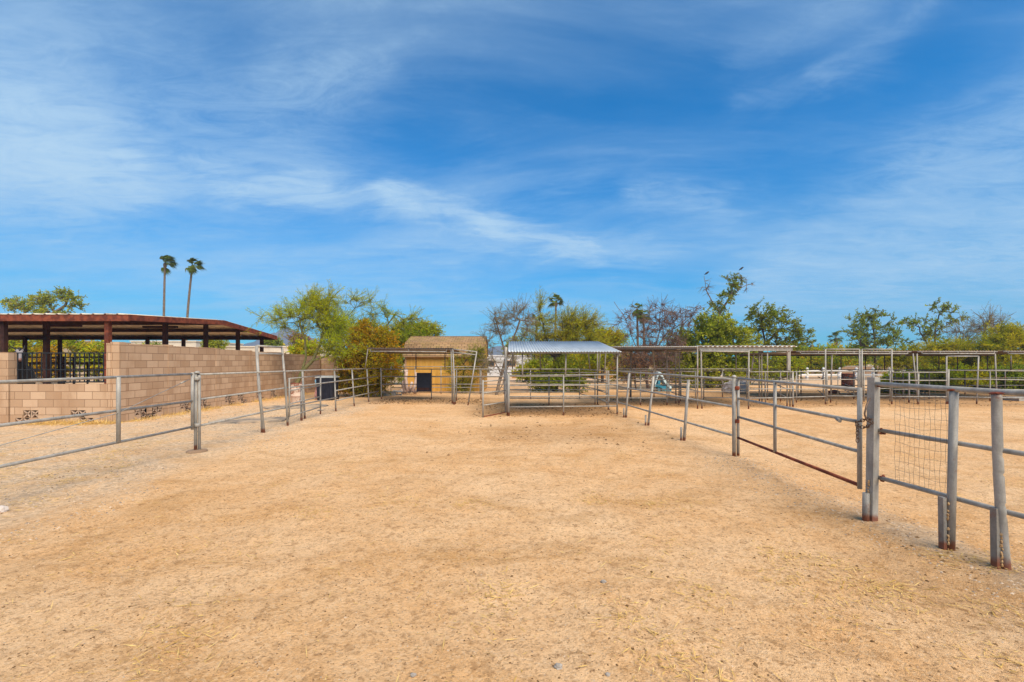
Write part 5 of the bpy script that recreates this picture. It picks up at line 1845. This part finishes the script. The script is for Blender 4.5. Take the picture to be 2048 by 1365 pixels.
make_plant('dead_tree', 'brown leafless dead tree with tangled twigs left of the olive tree', 'tree', at0(1296, Y),
           [tl(Y, (1296, 779), (1292, 745), (1280, 710), (1262, 670), (1247, 630), (1228, 604)), tl(Y, (1292, 745), (1310, 700), (1335, 665), (1370, 640), (1402, 612)), tl(Y, (1310, 700), (1320, 660), (1322, 620)), tl(Y, (1280, 710), (1255, 720), (1235, 700))],
           [bb(1252, 645, Y, 20, 32, 16), bb(1325, 630, Y, 30, 28, 30), bb(1350, 645, Y, 34, 24, 24), bb(1290, 665, Y, 30, 30, 26), bb(1385, 630, Y, 18, 16, 10), bb(1275, 715, Y, 45, 26, 70), bb(1310, 715, Y, 45, 32, 70), bb(1340, 690, Y, 30, 30, 40)],
           'dead', M['l_dead'], M['trunk_dead'], 20, r0=.085, bias=(0, 0, .35), size=.9)
Y = 25.2
make_plant('dry_shrub', 'dry brown leafed shrub at the foot of the dead tree', 'shrub', at0(1272, Y),
           [tl(Y, (1272, 781), (1268, 745))], [bb(1275, 720, Y, 34, 28, 40), bb(1255, 740, Y, 26, 22, 22), bb(1320, 750, Y, 30, 25, 26)],
           'deadleaf', M['l_dead'], M['trunk_dark'], 21, r0=.05, stems=1)
Y = 30.0
make_plant('tall_sparse_tree', 'tallest sparse tree with two bare forked leaders above the olive tree', 'tree', at0(1428, Y),
           [tl(Y, (1428, 771), (1430, 700), (1430, 655), (1440, 625), (1462, 595), (1480, 577), (1506, 568)), tl(Y, (1440, 625), (1424, 603), (1412, 580), (1408, 552)), tl(Y, (1462, 595), (1465, 570), (1478, 545))],
           [bb(1455, 598, Y, 16, 24, 14), bb(1468, 562, Y, 16, 22, 16), bb(1430, 615, Y, 20, 16, 12), bb(1408, 575, Y, 13, 18, 9), bb(1488, 568, Y, 18, 14, 10), bb(1440, 650, Y, 24, 20, 24)],
           'leafy', M['l_dark'], M['trunk_grey'], 22, r0=.10, size=1.0, bias=(0, 0, .1), leafless={3, 4})
Y = 27.0
make_plant('olive_tree', 'broad dense olive green tree behind the finely corrugated and wavy roofs', 'tree', at0(1420, Y),
           [tl(Y, (1420, 777), (1415, 740), (1400, 700)), tl(Y, (1425, 777), (1445, 735), (1470, 690)), tl(Y, (1410, 777), (1375, 735))],
           [bb(1425, 660, Y, 50, 32, 100), bb(1375, 690, Y, 38, 36, 80), bb(1480, 690, Y, 40, 34, 80), bb(1425, 700, Y, 70, 30, 90), bb(1405, 740, Y, 75, 26, 110), bb(1490, 740, Y, 40, 26, 50), bb(1340, 735, Y, 35, 25, 40), bb(1430, 764, Y, 50, 12, 30)],
           'leafy', M['l_olive'], M['trunk_dark'], 23, r0=.14, size=1.2)
Y = 31.0
make_plant('dark_green_tree', 'dark green tree with an open rounded crown leaning right of the olive tree', 'tree', at0(1500, Y),
           [tl(Y, (1498, 769), (1505, 730), (1530, 690), (1560, 660)), tl(Y, (1530, 690), (1525, 650), (1515, 625))],
           [bb(1522, 625, Y, 32, 24, 26), bb(1560, 648, Y, 34, 28, 26), bb(1592, 670, Y, 24, 26, 20), bb(1560, 688, Y, 48, 16, 26), bb(1518, 665, Y, 30, 24, 20), bb(1530, 735, Y, 30, 25, 34)],
           'leafy', M['l_dark'], M['trunk_dark'], 24, r0=.11, size=1.25, bias=(.1, 0, .05))
Y = 47.0
make_plant('leafy_tree', 'dark leafed tree with a thick dark trunk, beyond the white rail fence', 'tree', at0(1752, Y),
           [tl(Y, (1752, 753), (1751, 725), (1750, 690), (1746, 650)), tl(Y, (1751, 725), (1775, 695)), tl(Y, (1750, 700), (1720, 690))],
           [bb(1744, 638, Y, 26, 24, 26), bb(1722, 672, Y, 36, 20, 30), bb(1778, 680, Y, 32, 18, 24), bb(1740, 705, Y, 50, 16, 40), bb(1712, 645, Y, 16, 18, 6), bb(1772, 652, Y, 20, 16, 6)],
           'leafy_big', M['l_dark'], M['trunk_dark'], 25, r0=.15, size=1.15)
Y = 43.0
make_plant('leafy_tree', 'open crowned dark leafed tree with separate leaf clumps, right of the thick trunked one', 'tree', at0(1868, Y),
           [tl(Y, (1868, 756), (1868, 710), (1870, 665), (1878, 630)), tl(Y, (1868, 710), (1840, 665)), tl(Y, (1870, 665), (1910, 640))],
           [bb(1882, 620, Y, 26, 16, 13), bb(1832, 648, Y, 32, 14, 14), bb(1868, 655, Y, 24, 24, 13), bb(1915, 640, Y, 20, 9, 7), bb(1850, 675, Y, 28, 14, 10)],
           'leafy_big', M['l_dark'], M['trunk_dark'], 26, r0=.11)
Y = 36.0
make_plant('bare_palo_verde', 'thin nearly bare tree rising above the yellow green trees on the right', 'tree', at0(1965, Y),
           [tl(Y, (1965, 763), (1965, 710), (1970, 660)), tl(Y, (1965, 710), (1925, 680))],
           [bb(1970, 650, Y, 28, 26, 28), bb(1925, 670, Y, 24, 22, 22), bb(2000, 660, Y, 18, 18, 9)],
           'thin', M['l_thin'], M['trunk_grey'], 27, r0=.10, size=1.5, bias=(.1, 0, .4))
for i, (px, Y, bl_, lab) in enumerate((
        (1815, 38.0, [(1815, 712, 34, 22, 50), (1840, 725, 26, 18, 24), (1790, 722, 20, 18, 20)], 'feathery yellow green tree in front of the open crowned dark tree'),
        (1905, 34.0, [(1890, 705, 34, 24, 50), (1930, 712, 36, 28, 60), (1910, 740, 50, 24, 50)], 'broad yellow green tree below the thin nearly bare tree'),
        (2035, 32.0, [(2030, 680, 44, 30, 70), (1990, 705, 36, 26, 50), (2060, 720, 50, 36, 70), (2000, 740, 50, 26, 50)], 'tall yellow green tree filling the right edge of the view'))):
    make_plant('yellow_palo_verde', lab, 'tree', at0(px, Y), [tl(Y, (px, 722 + 1474 / Y), (px, 735), (px + 3, 705))], [bb(*q[:2], Y, *q[2:]) for q in bl_],
               'palo_dense', M['l_yellow'], M['trunk_green'], 40 + i, r0=.13, size=1.35, bias=(.15, 0, .25), group='yellow green trees on the right')
# hedge bushes behind the right hand stalls
for i, (px, Y, rx, rz, mt, lab) in enumerate((
        (1792, 23.0, 26, 16, 'l_bright', 'pale green leafy bush behind the gates, right of the square latch post'),
        (1862, 23.8, 32, 22, 'l_dark', 'dark rounded bush at the left end of the long hedge on the right'),
        (1935, 24.2, 38, 24, 'l_green', 'mid green bush in the middle of the long hedge on the right'),
        (2020, 24.0, 44, 26, 'l_dark', 'dark bush at the right edge, last of the long hedge'),
        (1660, 58, 46, 18, 'l_bright', 'low wide green bush far beyond the left part of the white fence'),
        (1600, 55, 40, 18, 'l_green', 'dark green bush far beyond the white fence, behind the wavy roofed stall'),
        (1715, 60, 34, 18, 'l_bright', 'green bush far beyond the white fence, left of the thick trunked tree'))):
    far = Y > 40
    cy = 722 + 1474 / Y - rz * .85
    if far: cy = 713
    make_plant('round_bush', lab, 'bush', at0(px, Y), [tl(Y, (px, 722 + 1474 / Y - 1), (px, cy))],
               [bb(px, cy, Y, rx, rz, 90), bb(px - rx * .4, cy + rz * .3, Y, rx * .6, rz * .7, 26), bb(px + rx * .45, cy + rz * .25, Y, rx * .55, rz * .75, 26)],
               'leafy_big' if far else 'bush', M[mt], M['trunk_dark'], 60 + i, r0=.06, stems=1, size=1.5 if not far else 1.6, group='bushes behind the right hand stalls')
for i, (px, Y, rx, rz, mt, lab) in enumerate((
        (1075, 34, 40, 17, 'l_green', 'green bush seen under the left half of the zinc roof, before the board fence'),
        (1150, 36, 44, 19, 'l_yellow', 'yellow green bush seen under the right half of the zinc roof'),
        (1255, 36, 40, 22, 'l_bright', 'bright green bush beyond the dead tree, left of its trunk'),
        (1350, 34, 44, 24, 'l_green', 'green bush between the dead tree and the olive tree'),
        (1560, 38, 46, 20, 'l_green', 'green bush under the dark green tree, right of the olive tree'),
        (1640, 50, 40, 16, 'l_bright', 'bright green bush beyond the white fence, just left of the rusty burn barrel'))):
    cy = 722 + 1474 / Y - rz * 1.1 - 6
    make_plant('round_bush', lab, 'bush', at0(px, Y), [tl(Y, (px, 722 + 1474 / Y - 1), (px, cy))],
               [bb(px, cy, Y, rx, rz, 80), bb(px - rx * .4, cy + rz * .4, Y, rx * .6, rz * .8, 36), bb(px + rx * .45, cy + rz * .4, Y, rx * .55, rz * .8, 36)],
               'leafy', M[mt], M['trunk_dark'], 160 + i, r0=.06, stems=1, size=1.5, group='bushes behind the stalls')
# behind the barn
for i, (px, py, Y, rx, rz, mt, lab) in enumerate((
        (18, 690, 37, 26, 22, 'l_bright', 'green bush beyond the barn, at the left edge'),
        (78, 695, 36, 36, 20, 'l_yellow', 'yellow green bush beyond the barn, right of the horse'),
        (100, 715, 32, 34, 14, 'l_gold', 'low golden bush beyond the barn, right of the horse'),
        (150, 690, 42, 34, 18, 'l_bright', 'bright green rounded bush beyond the barn, in the middle of the railing'),
        (195, 705, 35, 26, 16, 'l_bright', 'bright green bush beyond the barn, at the right end of the railing'),
        (300, 702, 40, 34, 12, 'l_olive', 'olive bush beyond the barn, hiding the foot of the first pale house'),
        (430, 690, 42, 24, 10, 'l_olive', 'olive bush above the long block wall, before the far houses'),
        (545, 688, 46, 16, 10, 'l_dark', 'small dark bush before the mountain, above the far end of the block wall'),
        (598, 680, 48, 20, 12, 'l_dead', 'brownish bush below the mountain peak, left of the palo verde'),
        (612, 702, 29, 26, 14, 'l_bright', 'bright green bush behind the block wall, left of the palo verde trunk'))):
    base_y = 722 + 1474 / Y
    make_plant('garden_bush', lab, 'bush', at0(px, Y), [tl(Y, (px, base_y - 1), (px, py))],
               [bb(px, py, Y, rx, rz, 50), bb(px, (py + base_y) / 2, Y, rx * .8, (base_y - py) / 2, 40)], 'leafy_big', M[mt], M['trunk_dark'], 80 + i, r0=.07, stems=1, size=.95, group='bushes behind the barn and block wall')
Y = 44.0
make_plant('eucalyptus_tree', 'brownish green tree with rounded leaf clumps rising behind the rusty barn roof', 'tree', at0(85, Y),
           [tl(Y, (85, 755), (88, 690), (85, 640)), tl(Y, (88, 690), (50, 630)), tl(Y, (85, 640), (130, 612))],
           [bb(38, 610, Y, 26, 13, 34), bb(85, 604, Y, 24, 16, 34), bb(135, 595, Y, 22, 13, 28), bb(150, 612, Y, 14, 9, 12), bb(90, 625, Y, 60, 10, 34)],
           'leafy_big', M['l_olive'], M['trunk_grey'], 31, r0=.22, size=.95)


# palms
def palm(px, py, Y, base_px, lab, r_tr, fl, seed, wind=0.0, nfr=30, skirt=True, droop=0.0):
    r = np.random.default_rng(seed)
    top = P(px, py, Y)
    b = XY(base_px, Y)
    t = thing('fan_palm', b, lab, 'palm', 'fan palms')
    mb = MB()
    pts, rs = [], []
    n = 26
    for i in range(n + 1):
        u = i / n
        p = b.lerp(top, u) + Vector((math.sin(u * math.pi) * (top.x - b.x) * -.25, 0, 0))
        pts.append(p - Vector((0, 0, .1 if i == 0 else 0)))
        rs.append(r_tr * (1.15 - .40 * u) * (1 + .06 * (i % 2)))
    mb.tube(pts, rs, 9)
    if skirt:
        mb.lathe(top, [(r_tr * .8, -r_tr * 4.5), (r_tr * 1.35, -r_tr * 3.6), (r_tr * 1.5, -r_tr * 1.6), (r_tr * .9, 0)], 9)
    mb.build('trunk', M['trunk_palm'], t)
    V, Q, tint = [], [], []
    tp = np.array(top)
    for k in range(nfr):
        az = r.uniform(0, 2 * math.pi)
        el = r.uniform(-.75 - .5 * droop, 1.2 - .3 * droop)
        d = np.array([math.cos(az) * math.cos(el) + wind * 1.1, math.sin(az) * math.cos(el), math.sin(el)])
        d = d / np.linalg.norm(d)
        L = fl * r.uniform(.75, 1.1)
        hub = tp + d * L * .45
        side = np.cross(d, [0, 0, 1.0]); side /= max(1e-6, np.linalg.norm(side))
        up = np.cross(side, d)
        # stalk
        w = fl * .018
        i0 = len(V)
        V += [tp - side * w, tp + side * w, hub + side * w, hub - side * w]
        Q.append((i0, i0 + 1, i0 + 2, i0 + 3)); tint.append(.2)
        tv = r.random()
        nb_ = 15
        for q in range(nb_):
            a = (q / (nb_ - 1) - .5) * 2.3
            ld = d * math.cos(a) + side * math.sin(a)
            ln = L * .62 * (1 - .25 * abs(a) / 1.15) * r.uniform(.85, 1.1)
            m_ = hub + ld * ln * .6 + up * L * .03
            e = hub + ld * ln + np.array([wind * .25 * L, 0, -.20 * L * r.uniform(.5, 1.3)])
            w2 = fl * .033
            sd = np.cross(ld, up)
            i0 = len(V)
            V += [hub - sd * w2 * .4, hub + sd * w2 * .4, m_ + sd * w2, m_ - sd * w2, e]
            Q += [(i0, i0 + 1, i0 + 2, i0 + 3), (i0 + 3, i0 + 2, i0 + 4, i0 + 4)]
            tint += [tv * .7 + .3 * r.random()] * 2
    Vn = np.array(V) - np.array(b)
    me = bpy.data.meshes.new('fronds')
    me.from_pydata(Vn.tolist(), [], [q if q[2] != q[3] else q[:3] for q in Q])
    at_ = me.attributes.new('tint', 'FLOAT', 'FACE')
    at_.data.foreach_set('value', np.array(tint, dtype=np.float32))
    link('fronds', me, M['l_palm'], t)


palm(330, 526, 62, 327, 'left of the two tall palms with windblown crowns above the rusty barn roof', .15, 1.45, 1, wind=.75, nfr=34)
palm(385, 531, 60, 371, 'right of the two tall palms above the rusty barn roof, with a leaning trunk', .15, 1.35, 2, wind=.75, nfr=34)
palm(1112, 604, 52, 1110, 'compact palm rising straight above the windswept tree behind the zinc roof', .13, 1.15, 3, nfr=30)
palm(1073, 642, 50, 1073, 'shorter palm half hidden in the left side of the windswept tree', .14, 1.1, 4, nfr=24)
palm(1274, 618, 46, 1276, 'narrow drooping palm among the twigs of the dead tree', .12, .95, 5, wind=.15, nfr=26, droop=.8)
palm(1287, 630, 45, 1288, 'shorter drooping palm just right of another among the dead tree twigs', .12, .9, 6, wind=.15, nfr=26, droop=.8)
palm(1672, 676, 95, 1672, 'tiny distant palm on the skyline left of the thick trunked tree', .28, 1.6, 7, nfr=22)
palm(1624, 690, 95, 1624, 'tiny distant palm low on the skyline right of the dark green tree', .28, 1.6, 8, nfr=22)

# far tree line: two trees, copied
protos = []
for i, mt in enumerate(('l_green', 'l_olive', 'l_dark')):
    Y = 78.0
    px = 700 + i * 80
    protos.append(make_plant('distant_tree', 'rounded distant tree in the row along the horizon', 'tree', at0(px, Y), [tl(Y, (px, 740), (px, 722))],
                             [bb(px, 712, Y, 30, 10, 46), bb(px - 14, 722, Y, 18, 10, 22), bb(px + 15, 720, Y, 18, 12, 22)], 'far', M[mt], M['trunk_dark'], 100 + i, r0=.2, group='distant trees along the horizon'))
rr = random.Random(5)
far_px = [20, 90, 200, 330, 640, 780, 850, 1030, 1100, 1170, 1250, 1330, 1420, 1510, 1580, 1640, 1770, 1840, 1910, 1990, 2060]
for i, px in enumerate(far_px):
    src = protos[i % 3]
    if i < 3:
        o = src
    else:
        o = src.copy(); COL.objects.link(o)
        for chd in src.children:
            c = chd.copy(); COL.objects.link(c); c.parent = o
    Y = 78 + rr.uniform(-8, 16)
    o.location = XY(px, Y)
    o.rotation_euler = (0, 0, rr.uniform(0, 6.28))
    s = rr.uniform(.8, 1.25)
    o.scale = (s, s, s * rr.uniform(.8, 1.15))

# birds on the bare leaders
for i, (px, py, lab) in enumerate(((1483, 538, 'small dark bird perched at the right tip of the tallest sparse tree'), (1414, 547, 'small dark bird perched on the left leader of the tallest sparse tree'))):
    p = P(px, py, 30)
    t = thing('bird', p, lab, 'bird')
    mb = MB().tube([p + Vector((-.17, 0, -.10)), p + Vector((-.08, 0, -.03)), p + Vector((0, 0, .02)), p + Vector((.06, 0, .075)), p + Vector((.10, 0, .09)), p + Vector((.15, 0, .085))], [.012, .045, .062, .045, .04, .006], 10)
    mb.build('body', M['bird'], t)
    MB().tube([p + Vector((0, .02, -.03)), p + Vector((0, .02, -.10))], .008, 6).build('leg', M['bird'], t)

# ------------------------------------------------------------------ loose stuff on the ground
def scatter_pebbles(name, n, fx, smin, smax, m_, seed, flat=.6, power=2.2):
    r = np.random.default_rng(seed)
    xy = fx(r, n)
    n = len(xy)
    z = np.array([gz(a, b) for a, b in xy])
    s = smin + (smax - smin) * r.random(n) ** power
    s *= np.clip(.7 + xy[:, 1] * .035, .7, 1.5)
    oct_ = np.array([[1, 0, 0], [0, 1, 0], [-1, 0, 0], [0, -1, 0], [0, 0, 1], [.45, .45, .6]], float)
    F = np.array([[0, 1, 4], [1, 2, 4], [2, 3, 4], [3, 0, 4]])
    a = r.random(n) * 6.28
    ca, sa = np.cos(a), np.sin(a)
    base = np.array([[1, .1, 0], [.1, .8, 0], [-1, -.1, 0], [0, -.85, 0], [.15, .1, 1]])
    V = np.repeat(base[None], n, 0) * (1 + r.normal(size=(n, 5, 1)) * .18)
    V[:, :, 2] = V[:, :, 2] * flat - .12
    X = V[:, :, 0] * ca[:, None] - V[:, :, 1] * sa[:, None]
    Yv = V[:, :, 0] * sa[:, None] + V[:, :, 1] * ca[:, None]
    V = np.stack([X, Yv, V[:, :, 2]], -1) * s[:, None, None]
    V[:, :, 0] += xy[:, :1]; V[:, :, 1] += xy[:, 1:]; V[:, :, 2] += z[:, None]
    Q = (np.arange(n) * 5)[:, None, None] + F[None]
    me = np_mesh(name, V.reshape(-1, 3), Q.reshape(-1, 3), np.repeat(r.random(n), 4))
    o = link(name, me, m_)
    return tag(o, kind='stuff')


def fan(ymin, ymax, xw=1.2, off=.5, pw=1.0):
    """positions spread evenly over what lies ahead"""
    def f(r, n):
        y = ymin * (ymax / ymin) ** (r.random(n) ** pw)
        x = (r.random(n) - .5) * 2 * (y * xw + off)
        return np.stack([x, y], 1)
    return f


def left_gravel(r, n):
    y = 3.2 * (18 / 3.2) ** r.random(n)
    x = -10.2 + 5.9 * r.random(n) ** .8
    q = np.stack([x, y], 1)
    keep = np.array([mnoise.noise(Vector((a * .6, b * .6, 2))) + .15 * (-5.4 - a) > -.05 for a, b in q])
    return q[keep]


def right_gravel(r, n):
    y = 2.4 + 5.2 * r.random(n) ** 1.3
    x = 3.85 - .05 * y + r.normal(size=n) * .30
    return np.stack([x, y], 1)


tag(scatter_pebbles('gravel', 9000, left_gravel, .007, .026, M['l_peb'], 1), 'loose grey and tan gravel between the left fence and the block wall', 'gravel')
tag(scatter_pebbles('gravel', 2600, right_gravel, .005, .022, M['l_peb'], 2), 'loose gravel strewn along the foot of the right hand fence', 'gravel')
tag(scatter_pebbles('pebbles', 14000, fan(1.6, 16), .003, .015, M['l_clod'], 3, power=3), 'small dark clods and grit scattered over the sandy yard', 'pebbles')
tag(scatter_pebbles('pebbles', 5000, fan(1.6, 12), .003, .013, M['l_peb'], 4, power=3), 'small pale pebbles scattered over the sandy yard', 'pebbles')


def stall_clods(r, n):
    a = np.stack([-1.2 + 4.5 * r.random(n), 13.1 + 4 * r.random(n)], 1)
    b = np.stack([4 + 16 * r.random(n), 16.2 + 4 * r.random(n) ** 1.5], 1)
    c = np.stack([-5.4 + 4.2 * r.random(n), 17.0 + 2.5 * r.random(n)], 1)
    d = np.stack([.9 + r.normal(size=n // 4) * 1.6, 10.4 + r.normal(size=n // 4) * 1.1], 1)
    return np.concatenate([a, b, c, d])


tag(scatter_pebbles('droppings', 900, stall_clods, .008, .05, M['l_clod'], 5, power=2.5), 'dark clods and droppings trodden into the ground of the stalls', 'droppings')


def straw(name, n, fx, lmin, lmax, w, seed, lab, lift=.012, up=.10):
    r = np.random.default_rng(seed)
    xy = fx(r, n)
    n = len(xy)
    z = np.array([gz(a, b) for a, b in xy]) + .003 + lift * r.random(n)
    a = r.random(n) * 6.28
    d = np.stack([np.cos(a), np.sin(a), r.normal(size=n) * up + up * .4], 1)
    ln = lmin + (lmax - lmin) * r.random(n) ** 2.5
    V, Q = leaves_np(np.stack([xy[:, 0], xy[:, 1], z], 1), unit(d), ln, np.full(n, w) * (.6 + .8 * r.random(n)), r, up < .5)
    o = link(name, np_mesh(name, V, Q, r.random(n)), M['l_straw'])
    return tag(o, lab, 'straw', kind='stuff')


def clump(cs, sd):
    def f(r, n):
        k = r.integers(0, len(cs), n)
        c = np.array(cs)[k]
        return c + r.normal(size=(n, 2)) * sd
    return f


rr = np.random.default_rng(21)
cl = []
for _ in range(60):
    y = 1.7 * (12 / 1.7) ** rr.random()
    cl.append(((rr.random() - .5) * 2.3 * y, y))
straw('straw', 1500, fan(1.5, 11), .02, .16, .0050, 6, 'loose stalks of straw strewn over the sandy yard')
straw('straw', 3200, clump(cl, .14), .02, .14, .0055, 7, 'little drifts of broken straw lying on the sandy yard')
cl2 = [tuple(G(px, py))[:2] for px, py in ((1560, 1110), (1660, 1130), (1720, 1170), (1790, 1190), (1950, 1130), (2010, 1140), (1880, 1120), (1570, 1160), (1990, 1220), (1300, 1010), (1180, 1000), (930, 1010), (620, 1030), (240, 935), (130, 965), (1330, 1320), (1400, 1190), (2040, 1330), (1250, 1240), (1000, 1190), (90, 955))]
straw('straw', 2600, clump(cl2, .11), .02, .13, .0055, 17, 'matted drifts of yellow straw on the sand, thickest near the right hand posts')
scatter_pebbles('clods', 420, clump(cl2 + [tuple(G(px, py))[:2] for px, py in ((1640, 1220), (1700, 1240), (1740, 1050), (1930, 1130), (2000, 1150), (1480, 920), (1900, 1110))], .22), .006, .028, M['l_clod'], 18, power=2.5)
straw('straw', 1500, clump([(-5.4 - 2.5 * q, 4.2 + 5 * q2) for q, q2 in rr.random((14, 2))], .2), .03, .12, .007, 8, 'yellow straw drifts on the gravel behind the left gate')


def tufts(r, n):
    k = n // 2
    a = np.stack([-14 + 3.9 * r.random(k), 11.84 - np.abs(r.normal(size=k)) * .22], 1)
    y = 11.9 + 11 * r.random(n - k)
    b = np.stack([-10.24 + np.abs(r.normal(size=n - k)) * .28, y], 1)
    q = np.concatenate([a, b])
    keep = np.array([mnoise.noise(Vector((p[0] * .9, p[1] * .9, 5))) > -.12 for p in q])
    return q[keep]


straw('dry_grass', 9000, tufts, .05, .24, .009, 9, 'dry yellow grass along the foot of the block walls', up=.7, lift=.0)
for i, (px, py, s, lab) in enumerate(((1207, 1167, .020, 'small grey stone lying alone in the middle of the sand'), (1117, 1338, .022, 'pale grey stone at the bottom edge, lowest of the lone stones'),
                                      (826, 1352, .016, 'small dark grey stone at the bottom edge left of the pale stone'), (2, 1027, .06, 'pale flat stone at the left edge below the long gate'),
                                      (1216, 1352, .014, 'small brown stone at the bottom edge right of the pale stone'))):
    c = G(px, py)
    c.z = gz(c.x, c.y)
    tag(MB().blob(c + Vector((0, 0, s * .35)), (s, s * .8, s * .7), i + 3, .5, 2).build('stone', M['stone'] if i != 3 else M['pale_rock']), lab, 'stone', 'stones on the sand')

# ------------------------------------------------------------------ air
def haze_fn():
    m = bpy.data.materials.new('haze')
    m.use_nodes = True
    t = NT(m.node_tree)
    out = t.n('ShaderNodeOutputMaterial')
    v = t.n('ShaderNodeVolumePrincipled')
    v.inputs['Color'].default_value = (0.42, 0.68, 1.0, 1)
    v.inputs['Density'].default_value = HAZE
    v.inputs['Anisotropy'].default_value = 0.0
    t.t.links.new(v.outputs[0], out.inputs['Volume'])
    return m


HAZE = 0.00055
hz = MB().box((0, 500, 42), (2360, 1300, 90)).build('haze', haze_fn())
tag(hz, 'thin bluish haze in the air', 'haze', kind='stuff')
